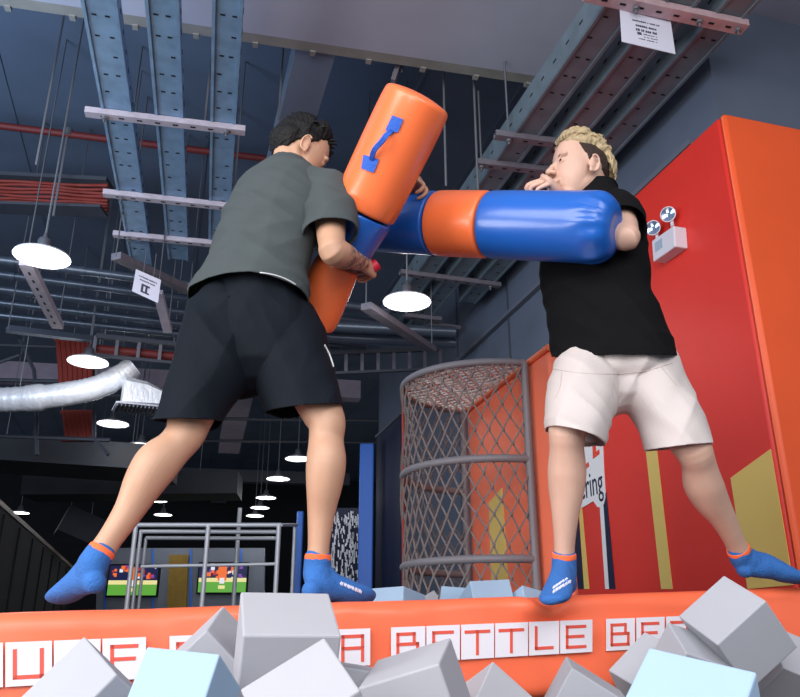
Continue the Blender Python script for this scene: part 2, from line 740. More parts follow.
# =================================================================== CEILING SERVICES
def tray(px0, py0, py1, z, w, h, m, label, x_back=0.6, lip=True, AX=AX, BX=BX):
    c0 = PZ(px0, py0, z)
    # run along AX from just behind the top edge of the view until the image row py1
    L = 0.0
    while L < 14:
        L += 0.1
        q = c0 + AX * L - CAM
        dep = q.y * CT + q.z * ST; u = -q.y * ST + q.z * CT
        if 348.5 - FPX * u / dep > py1: break
    p, q = c0 - AX * x_back, c0 + AX * L
    b = MB()
    b.bar(p, q, w, 0.006)
    for sgn in (-1, 1):
        b.bar(p + BX * (sgn * w / 2) + UP * h / 2, q + BX * (sgn * w / 2) + UP * h / 2, 0.006, h)
        b.bar(p + BX * (sgn * (w / 2 - .014)) + UP * h, q + BX * (sgn * (w / 2 - .014)) + UP * h, 0.03, 0.006)
        if lip:
            b.bar(p + BX * (sgn * (w / 2 - .008)) - UP * 0.008, q + BX * (sgn * (w / 2 - .008)) - UP * 0.008, 0.02, 0.012)
    n = int((q - p).length / 0.18)
    rnd = random.Random(int(px0))
    for i in range(1, n):
        for k in (-1, 1):
            if rnd.random() < 0.3: continue
            cc = p + AX * (i * 0.18) + BX * (k * w * 0.2 + rnd.uniform(-.01, .01))
            b.bar(cc - BX * 0.014 - UP * 0.0045, cc + BX * 0.014 - UP * 0.0045, 0.012, 0.003, mi=1)
        cc = p + AX * (i * 0.18) + UP * h * 0.5
        for sgn in (-1, 1):
            b.bar(cc + BX * (sgn * (w / 2 + 0.004)) - AX * 0.02, cc + BX * (sgn * (w / 2 + 0.004)) + AX * 0.02, 0.003, 0.012, mi=1)
    o = b.build('cable_tray', [m, M_slot])
    tag(o, label, 'cable tray', 'galvanised cable trays under the ceiling')
    return recentre(o)


ZT = CAMZ + 3.5
TA = R(13.2)
TXA, TXB = V((-math.sin(TA), math.cos(TA), 0)), V((math.cos(TA), math.sin(TA), 0))
tray(99, 0, 262, ZT, 0.20, 0.10, M_galv, 'pale blue-grey cable tray, leftmost of the three at the upper left', AX=TXA, BX=TXB)
tray(162, 0, 258, ZT, 0.19, 0.10, M_galv, 'pale blue-grey cable tray, middle one of the three at the upper left', AX=TXA, BX=TXB)
tray(228, 0, 240, ZT, 0.175, 0.10, M_galv, 'pale blue-grey cable tray, nearest the darker-haired man of the three at upper left', AX=TXA, BX=TXB)
tray(581, 60, 345, ZT, 0.19, 0.20, M_galvdark, 'dark steel cable tray at upper right, leftmost of its three', 2.0)
tray(633, 60, 330, ZT, 0.19, 0.20, M_galvdark, 'dark steel cable tray at upper right, behind the hanging paper notice', 2.0)
tray(688, 60, 300, ZT, 0.19, 0.20, M_galvdark, 'dark steel cable tray at upper right, next to the grey wall', 2.0)
# flat duct running behind the trays
c0 = PZ(312, 55, CAMZ + 4.3)
mb = MB(); mb.bar(c0 - AX * 0.2, c0 + AX * 2.2, 0.30, 0.25)
o = mb.build('flat_duct', mat('pale_blue_duct', (120, 134, 156), 0.7)); tag(o, 'pale grey flat duct under the ceiling above the darker-haired man', 'duct'); recentre(o)


def bracket(pa, pb, z, label, m=M_strut, rods=(0.12, 0.88), top=CZ - .004, w=0.06, holes=True, zb=None):
    a = PZ(*pa, z); b_ = PZ(*pb, z if zb is None else zb)
    t = thing('strut_bracket', label, 'bracket', (a + b_) / 2, 'zinc channel brackets hung from rods')
    b = MB()
    dd = (b_ - a).normalized()
    b.bar(a, b_, w, 0.006)
    sd = dd.cross(UP).normalized()
    for s in (-1, 1):
        b.bar(a + sd * (s * w / 2) + UP * 0.02, b_ + sd * (s * w / 2) + UP * 0.02, 0.006, 0.045)
        b.bar(a + sd * (s * w * .33) + UP * 0.04, b_ + sd * (s * w * .33) + UP * 0.04, w * .3, 0.006)
    if holes:
        n = int((b_ - a).length / 0.11)
        for i in range(1, n):
            c = a + (b_ - a) * (i / n)
            b.bar(c - dd * 0.018 - UP * 0.004, c + dd * 0.018 - UP * 0.004, 0.014, 0.003, mi=1)
    b.build('channel', [m, M_slot], t)
    for f in rods:
        c = a + (b_ - a) * f
        r = MB(); r.tube([c - UP * 0.05, V((c.x, c.y, top))], 0.008, 6)
        rr = r.build('rod', M_rod, t, smooth=60)
        r = MB(); r.tube([c - UP * 0.025, c - UP * 0.008], 0.02, 6)
        r.build('nut', M_rod, rr)
    return t


ZB = ZT - 0.05
bracket((85, 114), (245, 133), ZB, 'pale zinc channel under the three left trays, nearest the camera')
bracket((103, 195), (250, 211), ZB, 'pale zinc channel under the left trays, second of three from the top')
bracket((113, 236), (240, 248), ZB, 'pale zinc channel under the left trays, lowest of three in view')
bracket((586, -4), (745, 30), ZB, 'pinkish zinc channel at the upper right that carries a paper notice', M_strutpink, rods=(0.3, 0.7, 0.95), top=ZS - .004, w=.08)
bracket((495, 137), (585, 149), ZB, 'dull zinc channel beside the blond hair, upper of two', M_strutdim, rods=(0.15,), top=ZS - .004)
bracket((477, 165), (585, 177), ZB, 'dull zinc channel behind the hand of the blond man, lower of two', M_strutdim, rods=(0.04,), top=ZS - .004)
bracket((400, 274), (500, 287), ZB, 'dull zinc channel just below the blue and orange baton, longest there', M_strutdim, rods=(0.9,))
bracket((404, 317), (441, 321), ZB, 'short zinc channel just below the lamp in the middle, upper of two', M_strutdim, rods=())
bracket((428, 325), (460, 330), ZB, 'short zinc channel below the lamp in the middle, lower of two', M_strutdim, rods=())


def hang(t, pts, top=None):
    """thin hanger rods from a thing up to the ceiling"""
    for p in pts:
        r = MB(); r.tube([p, V((p.x, p.y, (CZ - .004) if top is None else top))], 0.006, 6)
        r.build('hanger', M_rod, t, smooth=60)


def strut_piece(pa, pb, ya, yb, label, m, w=0.08, holes=False):
    a, b_ = P(*pa, ya), P(*pb, yb)
    b = MB(); b.bar(a, b_, w, w * 0.6)
    if holes:
        n = 9
        dd = (b_ - a).normalized()
        sd = dd.cross(UP).normalized()
        nn = sd.cross(dd)
        for i in range(1, n):
            c = a + (b_ - a) * (i / n) - nn * (w * 0.3 + .001)
            b.bar(c - dd * 0.025, c + dd * 0.025, 0.016, 0.003, up=nn, mi=1)
    o = b.build('steel_strut', [m, M_slot]); tag(o, label, 'strut', 'loose steel struts in the ceiling'); recentre(o)
    hang(o, [a, b_], top=None if ya > 5.2 else ZS - .004)
    return o


strut_piece((26, 262), (58, 326), 5.6, 6.9, 'slotted pale steel strut hanging below the big lamp at far left', M_strut, 0.10, True)
strut_piece((116, 256), (190, 291), 6.0, 7.0, 'dark steel strut slanting above the left paper notice', M_strutdim, 0.1)
strut_piece((158, 292), (168, 331), 6.4, 7.0, 'short pale steel strut right below the left paper notice', M_strut, 0.08)
strut_piece((8, 329), (90, 339), 6.8, 7.4, 'blue-grey steel strut lying left of the second lamp', M_pipe, 0.09)
strut_piece((366, 306), (432, 350), 6.3, 7.6, 'dark steel strut slanting left of the lamp in the middle', M_strutdim, 0.1)
strut_piece((393, 82), (402, 55), 5.0, 5.0, 'short steel strut hanging from the bulkhead above the orange baton', M_strutdim, 0.06)
strut_piece((598, 140), (648, 172), 6.2, 6.8, 'thin steel strut slanting right of the blond hair', M_strutdim, 0.05)


# paper notices
def notice(quad, Y, label, lines, tie=.12):
    pts = [P(x, y, yy) for (x, y), yy in zip(quad, Y)]
    nrm = (pts[1] - pts[0]).cross(pts[3] - pts[0]).normalized()
    if nrm.dot(CAM - pts[0]) < 0: nrm = -nrm
    t = thing('paper_notice', label, 'notice', sum(pts, V()) / 4 - UP * 0.1)
    b = MB(); b.prism(pts, -nrm, 0.004); b.build('sheet', mat('notice_paper', (206, 206, 222), 0.8), t)
    b = MB()
    def at(u, v): return pts[0] * (1 - u) * (1 - v) + pts[1] * u * (1 - v) + pts[2] * u * v + pts[3] * (1 - u) * v + nrm * 0.001
    for u0, u1, v0, v1 in lines:
        b.prism([at(u0, v0), at(u1, v0), at(u1, v1), at(u0, v1)], nrm, 0.001)
    b.build('printed_text', mat('notice_ink', (60, 62, 80), 0.8), t)
    for k in (.3, .7):
        q = pts[0] * (1 - k) + pts[1] * k
        s = MB(); s.tube([q, q + UP * tie], .003, 6); s.build('tie', M_rod, t)
    return t


def words(u0, u1, v, h, seed):
    rnd = random.Random(seed); out = []; u = u0
    while u < u1:
        w = rnd.uniform(0.018, 0.04); out.append((u, min(u + w, u1), v + rnd.uniform(-.006, .006), v + h)); u += w + rnd.choice((0.008, 0.01, 0.03))
    return out


ls = words(.22, .75, .25, .035, 1) + words(.28, .68, .38, .05, 2) + words(.28, .68, .50, .06, 3) + words(.42, .68, .62, .02, 4) + words(.42, .68, .70, .02, 5) + words(.32, .68, .78, .02, 6) + [(.3, .38, .6, .67)]
notice([(620, 8.5), (670.5, 20), (675.5, 54), (622, 41.5)], [3.62, 3.72, 3.72, 3.62], 'white paper notice hanging from the pinkish channel at upper right', ls)
ls = words(.15, .85, .2, .05, 7) + words(.2, .8, .34, .04, 8) + [(.3, .62, .5, .58), (.3, .38, .58, .8), (.46, .54, .58, .8), (.3, .62, .8, .87)]
notice([(136, 269), (161, 280), (158, 303), (132, 291)], [6.1, 6.2, 6.2, 6.1], 'white paper notice hanging at the left beside the dark shirt', ls, tie=.22)

# pipes across the hall
for i, (y0, y1) in enumerate(((259, 285), (273, 299), (288, 313), (302, 325), (315, 335))):
    z = CAMZ + 3.25
    a, b_ = PZ(-40, y0 - 4, z), PZ(190, y1, z)
    dd = (b_ - a).normalized()
    mb = MB(); mb.tube([a, b_, b_ + dd * 2.0], 0.042, 12)
    for k in range(5):
        c = a + (b_ - a) * (0.2 + k * 0.3); mb.tube([c, c + dd * 0.05], 0.05, 12)
    o = mb.build('service_pipe', M_pipe, smooth=50)
    tag(o, ('nearest the camera and highest', 'second from the top', 'middle', 'fourth from the top', 'lowest')[i] + ' of the five blue-grey pipes crossing at left', 'pipe', 'blue-grey pipes at left')
    recentre(o)
for i, y0 in enumerate((327, 338)):
    z = CAMZ + 3.1
    a, b_ = PZ(350, y0, z), PZ(455, y0 + 5, z)
    dd = (b_ - a).normalized()
    mb = MB(); mb.tube([a - dd * 1.2, b_], 0.06, 12)
    o = mb.build('service_pipe', M_pipe, smooth=50)
    tag(o, ('upper', 'lower')[i] + ' of two dark pipes right of the dark shorts, behind a slanted strut', 'pipe'); recentre(o)
# red sprinkler line with drops
z = CAMZ + 4.6
a, b_ = PZ(-30, 122, z), PZ(300, 163, z)
sp = thing('sprinkler_line', 'thin dark red sprinkler pipe crossing behind the left trays', 'pipe', (a + b_) / 2)
mb = MB(); mb.tube([a, b_], 0.035, 10); mb.build('pipe', M_redpipe, sp, smooth=50)
for px in (62,):
    f = (px + 30) / 330; c = a + (b_ - a) * f
    mb = MB(); mb.tube([c, c - UP * 0.9], 0.012, 6); mb.tube([c - UP * .02, c + UP * .05], 0.05, 10)
    mb.build('drop_pipe', M_rod, sp, smooth=60)
# bundle of orange cables
t = thing('cable_bundle', 'bundle of orange-red cables lying at the far left under the sprinkler pipe', 'cables', P(40, 196, 6.6))
rnd = random.Random(3)
for i in range(8):
    y = 181 + i * 3.4
    pts = [P(x, y + (x / 100) * 5 + rnd.uniform(-1.2, 1.2), 6.6 + i * 0.02) for x in (-40, -10, 20, 50, 80, 108)]
    mb = MB(); mb.tube([V(p[:3]) for p in catmull(pts, 4)], 0.018, 6)
    mb.build('cable', M_redcable, t, smooth=60)
mb = MB(); mb.bar(P(-40, 176, 6.65), P(110, 184, 6.65), .2, .04); mb.bar(P(-40, 206, 6.65), P(104, 211, 6.65), .2, .03); mb.build('tray', M_ironwork, t)


def ladder(pa, pb, Y0, Y1, n, label, hgt=0.22, redb=False):
    t = thing('cable_ladder', label, 'cable ladder', (P(*pa, Y0) + P(*pb, Y1)) / 2 - UP * 0.1)
    a, b_ = P(*pa, Y0), P(*pb, Y1)
    b = MB(); b.bar(a, b_, .05, .05); b.bar(a - UP * hgt, b_ - UP * hgt, .04, .03)
    b.build('rail', M_ironwork, t)
    for i in range(n + 1):
        b = MB()
        c = a + (b_ - a) * (i / n); b.bar(c, c - UP * hgt, .035, .03, up=AX)
        b.build('rung', M_strutdim, t)
    hang(t, [a + (b_ - a) * .1, a + (b_ - a) * .9])
    if redb:
        b = MB(); b.tube([a - UP * hgt * .5 + AX * .1, b_ - UP * hgt * .5 + AX * .1], 0.05, 8); b.build('red_pipe', M_redpipe, t, smooth=50)
    return t


ladder((96, 336), (182, 345), 8.0, 8.3, 4, 'dark cable ladder with a red pipe above the silver duct', .22, True)
ladder((330, 353), (440, 349), 8.6, 8.9, 7, 'dark cable ladder between the dark shorts and the wire cage', .25)

# red racks seen through the steelwork at left
for (x0, x1, y0, y1, Y, lb) in ((58, 88, 340, 386, 9.0, 'rack of red cables behind the second lamp, above the silver duct'), (64, 91, 412, 440, 9.5, 'rack of red cables below the silver duct at left')):
    b = MB()
    n = 7
    for i in range(n):
        xx = x0 + (x1 - x0) * i / (n - 1)
        b.tube([P(xx, y0, Y), P(xx + 2, (y0 + y1) / 2, Y - .03), P(xx + 3, y1, Y)], 0.032, 7)
    b.bar(P(x0 - 3, y0, Y), P(x1 + 3, y0, Y), .05, .04); b.bar(P(x0 - 2, y1, Y), P(x1 + 5, y1, Y), .05, .04)
    o = b.build('cable_rack', M_redcable, smooth=50); tag(o, lb, 'cables'); recentre(o)
    hang(o, [P(x0 - 2, y0, Y), P(x1 + 2, y0, Y)])

# steel framework around the duct
fw = thing('ceiling_framework', 'thin dark steel framework holding services around the silver duct', 'framework', P(60, 400, 9.3))
for a, b_ in (((0, 345), (200, 352)), ((0, 380), (120, 383)), ((36, 395), (37, 455)), ((93, 360), (94, 440)), ((0, 436), (110, 440)), ((92, 436), (108, 455)), ((20, 340), (34, 370)), ((34, 370), (36, 395)), ((100, 395), (200, 399)), ((0, 362), (20, 355))):
    mb = MB(); mb.tube([P(*a, 9.2), P(*b_, 9.2)], 0.025, 6); mb.build('bar', M_ironwork, fw)

# silver flexible duct and ceiling diffuser
pts = catmull([P(x, y, 8.2 + (x / 900)) for x, y in ((-60, 400), (-20, 400), (20, 399), (60, 395), (95, 388), (120, 376), (134, 366))], 16)
rnd = random.Random(5)
rad = []
for i in range(len(pts)):
    r = 0.135 - .0003 * max(0, i - 50) + rnd.uniform(-.004, .004)
    if 34 < i < 42: r += 0.012
    rad.append(r)
mb = MB(); mb.tube([V(p[:3]) for p in pts], rad, 20)
M_foil = mat('aluminium_foil', (224, 226, 232), 0.4, 0.2, bump=1.0, bscale=20, stretch=(1, 1, .5))
o = mb.build('flexible_duct', M_foil, smooth=70); tag(o, 'silver foil flexible duct running in from the left edge below the second lamp', 'duct'); recentre(o)
hang(o, [P(20, 386, 8.2), P(95, 378, 8.3)])
df = thing('air_diffuser', 'foil-wrapped air diffuser with a white grille beside the dark shorts', 'air diffuser', P(140, 416, 8.3))
qa, qb = P(121, 404, 8.2), P(166, 407, 8.4)
dd = (qb - qa).normalized(); sd = UP.cross(dd).normalized()
mb = MB()
vs = []
for (f, hgt, sdp) in ((0.0, 0.27, 0), (0.03, .29, 0), (0.5, .25, 0), (0.95, .15, 0), (1.0, .1, 0)):
    c = qa + (qb - qa) * f
    vs += [c + sd * -.12, c + sd * -.13 + UP * hgt * .8, c + sd * -.08 + UP * hgt, c + sd * .12 + UP * hgt, c + sd * .15]
fs = []
for i in range(4):
    for k in range(5):
        l = (k + 1) % 5
        fs.append((i * 5 + k, i * 5 + l, (i + 1) * 5 + l, (i + 1) * 5 + k))
fs += [(0, 1, 2, 3, 4), (24, 23, 22, 21, 20)]
mb.add(vs, fs); mb.build('plenum', M_foil, df)
mb = MB(); ga, gb = P(114, 406, 8.15), P(168, 411, 8.4)
mb.bar(ga, gb, 0.36, 0.02)
for i in range(14):
    c = ga + (gb - ga) * ((i + .5) / 14); mb.bar(c - sd * .17 - UP * .02, c + sd * .17 - UP * .02, 0.014, .03, mi=1)
mb.build('grille', [mat('grille_white', (190, 192, 204), 0.5), mat('grille_grey', (110, 112, 122), 0.5)], df)

# dark ducts deep in the hall
for (a, b_, Y, w, h, lb) in (((-40, 452), (172, 466), 11, 1.1, .35, 'wide dark duct across the far left below the steel framework'), ((30, 487), (240, 486), 14, .8, .4, 'dark duct low in the distance behind the calf of the left man'), ((62, 520), (96, 535), 15.5, .9, .5, 'dark boxy duct end above the left sock')):
    mb = MB(); mb.bar(P(*a, Y), P(*b_, Y + .3), w, h)
    o = mb.build('dark_duct', M_duct); tag(o, lb, 'duct'); recentre(o)
    hang(o, [P(*a, Y) * .8 + P(*b_, Y + .3) * .2 + UP * h * .4, P(*a, Y) * .2 + P(*b_, Y + .3) * .8 + UP * h * .4])
# far cross beams and lilac ducts between them
for i, (xa_, xb_, y, z) in enumerate(((150, 330, 386, 3.9), (150, 330, 476, 3.9))):
    a, b_ = PZ(xa_, y, CAMZ + z), PZ(xb_, y + 3, CAMZ + z)
    mb = MB(); mb.bar(a - BX * 3, b_ + BX * .5, 0.25, 0.3)
    o = mb.build('ceiling_beam', M_lilac if i == 0 else M_ironwork); tag(o, ('lilac-grey cross beam seen between the legs of the dark shorts', 'dark cross beam low between the two legs of the left man')[i], 'beam'); recentre(o)
for i, (pa, pb) in enumerate((((240, 392), (229, 448)), ((226, 478), (219, 499)))):
    z = CAMZ + 4.1
    a, b_ = PZ(*pa, z), PZ(*pb, z)
    mb = MB(); mb.bar(a, b_, 0.45, 0.25)
    o = mb.build('flat_duct', M_lilac); tag(o, ('lilac-grey flat duct receding between the dark shorts legs', 'farther lilac-grey flat duct between the calves of the left man')[i], 'duct'); recentre(o)
mb = MB()
for y in (418, 440): mb.tube([PZ(150, y, CAMZ + 3.8), PZ(400, y + 3, CAMZ + 3.8)], 0.03, 6)
o = mb.build('thin_pipes', M_ironwork); tag(o, 'pair of thin dark pipes crossing between the calves of the left man', 'pipe'); recentre(o)

# free hanging rods
for px, y0, y1, z, lb in ((36, 14, 165, 4.6, 'thin hanging rod at the far upper left'), (276, 30, 160, 4.6, 'thin hanging rod just left of the dark-haired head'), (446, 70, 186, 4.6, 'thin hanging rod right of the upright orange baton'), (478, 65, 190, 4.6, 'thin hanging rod left of the blond man, above the baton'), (204, 20, 130, 4.7, 'thin rod hanging between middle and right tray at upper left')):
    q = P(px, y1, 5.2)
    mb = MB(); mb.tube([q, V((q.x, q.y, CZ))], 0.009, 6)
    o = mb.build('hanging_rod', M_rod, smooth=60); tag(o, lb, 'rod', 'thin ceiling rods'); recentre(o)

# pendant lamps
M_shade = mat('lamp_shade_white', (215, 215, 222), 0.5)
M_lampout = mat('lamp_housing_grey', (86, 88, 96), 0.5, 0.3)
M_glow = mat('lamp_glow', (255, 255, 255), 0.5, emit=(255, 250, 244), estr=4.0)
ZL = CAMZ + 2.7


def make_lamp(label):
    t = thing('pendant_lamp', label, 'lamp', (0, 0, ZL), 'white pendant lamps of the hall')
    b = MB(); b.lathe([(0.205, 0.0), (0.2, 0.012), (0.15, 0.034), (0.09, 0.05), (0.075, 0.055), (0.07, 0.05), (0.085, 0.044), (0.145, 0.028), (0.195, 0.006), (0.203, -0.002), (0.205, 0.0)], 40)
    b.build('shade', M_shade, t, smooth=50, local=True)
    b = MB(); b.lathe([(0, 0.05), (0.07, 0.05), (0.07, 0.08), (0.05, 0.09), (0.05, 0.13), (0.042, 0.15), (0.02, 0.16), (0.012, 0.2), (0, 0.2)], 24)
    b.build('housing', M_lampout, t, smooth=40, local=True)
    b = MB(); b.lathe([(0, 0.0), (0.12, 0.002), (0.185, 0.004), (0.188, 0.01), (0.14, .026), (0, 0.04)], 32)
    b.build('diffuser', M_glow, t, smooth=50, local=True)
    b = MB(); b.tube([(0, 0, 0.19), (0, 0, CZ - ZL - .02)], 0.008, 6)
    b.build('cord', M_rod, t, local=True)
    return t


lamps = [(42, 257, 'large white pendant lamp glowing at far left, nearest of them'),
         (407, 302, 'white pendant lamp glowing in the middle below the crossed batons'),
         (88, 362, 'white pendant lamp above the silver duct'),
         (113, 424, 'white pendant lamp below the air diffuser'),
         (135, 452, 'small pendant lamp just left of the left man\'s bare knee'),
         (141, 446, 'small pendant lamp partly hidden by the bare knee at left'),
         (298, 459, 'small pendant lamp left of the straight calf, highest of that row'),
         (278, 479, 'small pendant lamp left of the straight calf, second of that row'),
         (266, 498, 'small pendant lamp left of the straight calf, third of that row'),
         (260, 508, 'tiny pendant lamp left of the straight calf, fourth of that row'),
         (255, 516, 'tiny pendant lamp left of the straight calf, lowest of that row'),
         (157, 501, 'small pendant lamp right of the slanted calf, upper one'),
         (163, 515, 'small pendant lamp right of the slanted calf, lower one'),
         (20, 513, 'tiny pendant lamp at the far left above the dark partition')]
first = None
for px, py, lb in lamps:
    q = PZ(px, py, ZL)
    if first is None:
        first = make_lamp(lb); first.location = q
    else:
        copy_thing(first, q, lb)

# =================================================================== FAR END OF THE HALL
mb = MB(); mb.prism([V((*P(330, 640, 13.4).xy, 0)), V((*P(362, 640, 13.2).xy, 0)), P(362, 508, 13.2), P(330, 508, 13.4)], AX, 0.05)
ds = mb.build('streaked_panel', M_navyprint); tag(ds, 'navy panel covered in white streaks behind the straight calf', 'panel')  # plain navy face, white streaks laid over it below
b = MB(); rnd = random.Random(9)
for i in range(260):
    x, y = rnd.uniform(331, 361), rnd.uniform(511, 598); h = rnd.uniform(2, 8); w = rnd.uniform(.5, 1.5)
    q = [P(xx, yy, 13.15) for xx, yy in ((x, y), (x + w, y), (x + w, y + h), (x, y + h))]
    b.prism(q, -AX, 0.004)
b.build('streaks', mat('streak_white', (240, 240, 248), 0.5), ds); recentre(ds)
M_blue = mat('blue_column_paint', (66, 128, 235), 0.5)
for x0, x1, yt, Y, lb in ((360, 374, 443, 12.0, 'blue square column left of the wire cage'), (297, 303.5, 511, 16.0, 'slim blue column far back left of the straight calf')):
    a, b_ = P(x0, yt, Y), P(x1, yt, Y)
    w = (b_ - a).length
    mb = MB(); c = (a + b_) / 2; mb.box((c.x, c.y + w / 2, a.z / 2), (w, w, a.z))
    o = mb.build('blue_column', M_blue, bevel=0.02); tag(o, lb, 'column'); recentre(o)
q0, q1 = wall_at(402, 520, 0.0), wall_at(377, 520, 0.0)
mb = MB(); zt = wall_at(380, 437).z
mb.prism([V((q0.x, q0.y, 0.0)) - WN * .055, V((q1.x, q1.y, 0)) - WN * .055, V((q1.x, q1.y, 0)) + WN * .02, V((q0.x, q0.y, 0)) + WN * .02], UP, zt)
o = mb.build('navy_wall_panel', M_navy); tag(o, 'dark navy wall panel between blue column and wire cage', 'wall panel'); recentre(o)
# grey backdrop with televisions
YB = 19.0
mb = MB(); mb.prism([V((P(98, 640, YB).x, YB, 0)), V((P(265, 640, YB).x, YB, 0)), P(265, 548, YB), P(98, 548, YB)], V((0, 1, 0)), 0.1)
bd = mb.build('screen_wall', mat('grey_panels', (128, 136, 150), 0.7)); tag(bd, 'grey panelled wall behind the two televisions', 'wall panel')
for x in (104, 152, 190, 240):
    b = MB(); b.prism([P(x, 640, YB - .01), P(x + 2, 640, YB - .01), P(x + 2, 549, YB - .01), P(x, 549, YB - .01)], V((0, -1, 0)), .02); b.build('edge_strip', M_blue, bd)
recentre(bd)
mb = MB(); mb.prism([V((P(168, 640, YB).x, YB - .02, 0)), V((P(187, 640, YB).x, YB - .02, 0)), P(189, 555, YB - .02), P(170, 555, YB - .02)], V((0, -1, 0)), .06)
o = mb.build('gold_panel', mat('gold_board', (150, 118, 40), 0.6, var=.15)); tag(o, 'tall dull gold board between the two televisions', 'panel'); recentre(o)


def em_mat(n, c): return mat(n, (0, 0, 0), 0.4, emit=c, estr=1.1)


def tv(x0, x1, y0, y1, label):
    Y = YB - .15
    a, b_ = P(x0, y1, Y), P(x1, y0, Y)
    t = thing('television', label, 'television', V(((a.x + b_.x) / 2, Y, a.z)))
    w, h = b_.x - a.x, b_.z - a.z
    cx, cz = (a.x + b_.x) / 2, (a.z + b_.z) / 2
    b = MB(); b.box((cx, Y + .04, cz), (w, .08, h)); b.build('frame', M_slot, t, bevel=.01)
    b = MB(); mats = [em_mat('screen_navy', (26, 30, 70)), em_mat('screen_green', (92, 160, 60)), em_mat('screen_cream', (225, 215, 150)), em_mat('screen_orange', (230, 110, 50)), em_mat('screen_purple', (120, 70, 160)), em_mat('screen_white', (220, 220, 230)), em_mat('screen_red', (180, 50, 50))]
    def q(u0, u1, v0, v1, mi, d): b.box((cx + w * .94 * ((u0 + u1) / 2 - .5), Y - .002 - d, cz + h * .9 * ((v0 + v1) / 2 - .5)), (w * .94 * (u1 - u0), .002, h * .9 * (v1 - v0)), mi)
    q(0, 1, 0, 1, 0, 0); q(0, 1, 0, .38, 1, .002); q(0, 1, .36, .5, 2, .003)
    rnd = random.Random(int(x0))
    for i in range(34):
        u, v = rnd.uniform(0.02, .9), rnd.uniform(.48, .9); s = rnd.uniform(.04, .09)
        q(u, u + s, v, v + s * 1.6, rnd.choice((3, 3, 4, 5, 6, 0, 0)), .003 + i * .0002)
    q(.4, .58, .4, .95, 3, .012); q(.44, .54, .3, .5, 5, .014); q(.42, .56, .12, .24, 2, .012)
    b.build('screen', mats, t)
    return t


tv(105, 160.5, 564, 597, 'television with a bright cartoon game picture, left of the gold board')
tv(196, 249, 562, 594, 'television with a bright cartoon game picture, right of the gold board')

M_frame = mat('frame_white_steel', (205, 207, 214), 0.45, 0.2)
fr = thing('safety_railing', 'pale steel pipe frame in front of the televisions', 'railing', (P(205, 560, 9).x, 9.5, 0))


def fpost(x, yt, Y, r):
    q = P(x, yt, Y); b = MB(); b.tube([V((q.x, q.y, 0)), q], r, 8); b.build('post', M_frame, fr, smooth=60)


def frail(pa, pb, Ya, Yb, r):
    b = MB(); b.tube([P(*pa, Ya), P(*pb, Yb)], r, 8); b.build('rail', M_frame, fr, smooth=60)


for x in (136, 208.5, 279): fpost(x, 525, 9.0, 0.027)
fpost(295, 525, 9.6, 0.022)
frail((134, 525), (281, 525), 9.0, 9.0, 0.025); frail((281, 525), (297, 525), 9.0, 9.6, 0.02)
for x in (141, 146): fpost(x, 531 + (x - 141) * 1.4, 11 + (x - 141) * .3, 0.025)
frail((140, 531.5), (280, 532), 11, 11, 0.028); frail((146, 538), (277, 538.5), 12.5, 12.5, 0.03)
frail((141, 566.5), (275, 564), 9.0, 9.0, 0.018)
fpost(240, 508, 13.5, .035)

# =================================================================== BEAM
M_vinyl = mat('orange_beam_vinyl', (248, 112, 74), 0.45, bump=0.10, bscale=7, coat=0.15)
M_box = mat('beam_letter_white', (226, 222, 230), 0.55)
M_let = mat('beam_letter_orange', (222, 84, 66), 0.55)
LA, LB = P(0, 612, 1.99), P(800, 587, 2.81)
BD = (LB - LA).normalized()
BN = BD.cross(UP).normalized()
if BN.y > 0: BN = -BN                      # towards the camera
BU = BN.cross(BD)
if BU.z < 0: BU = -BU
BW, BH = 0.30, 0.285


def beamtop(x, y):
    """height of the beam top over a plan position"""
    t = (V((x, y, 0)) - V((LA.x, LA.y, 0))).dot(V((BD.x, BD.y, 0)).normalized())
    return LA.z + t * BD.z / math.hypot(BD.x, BD.y)


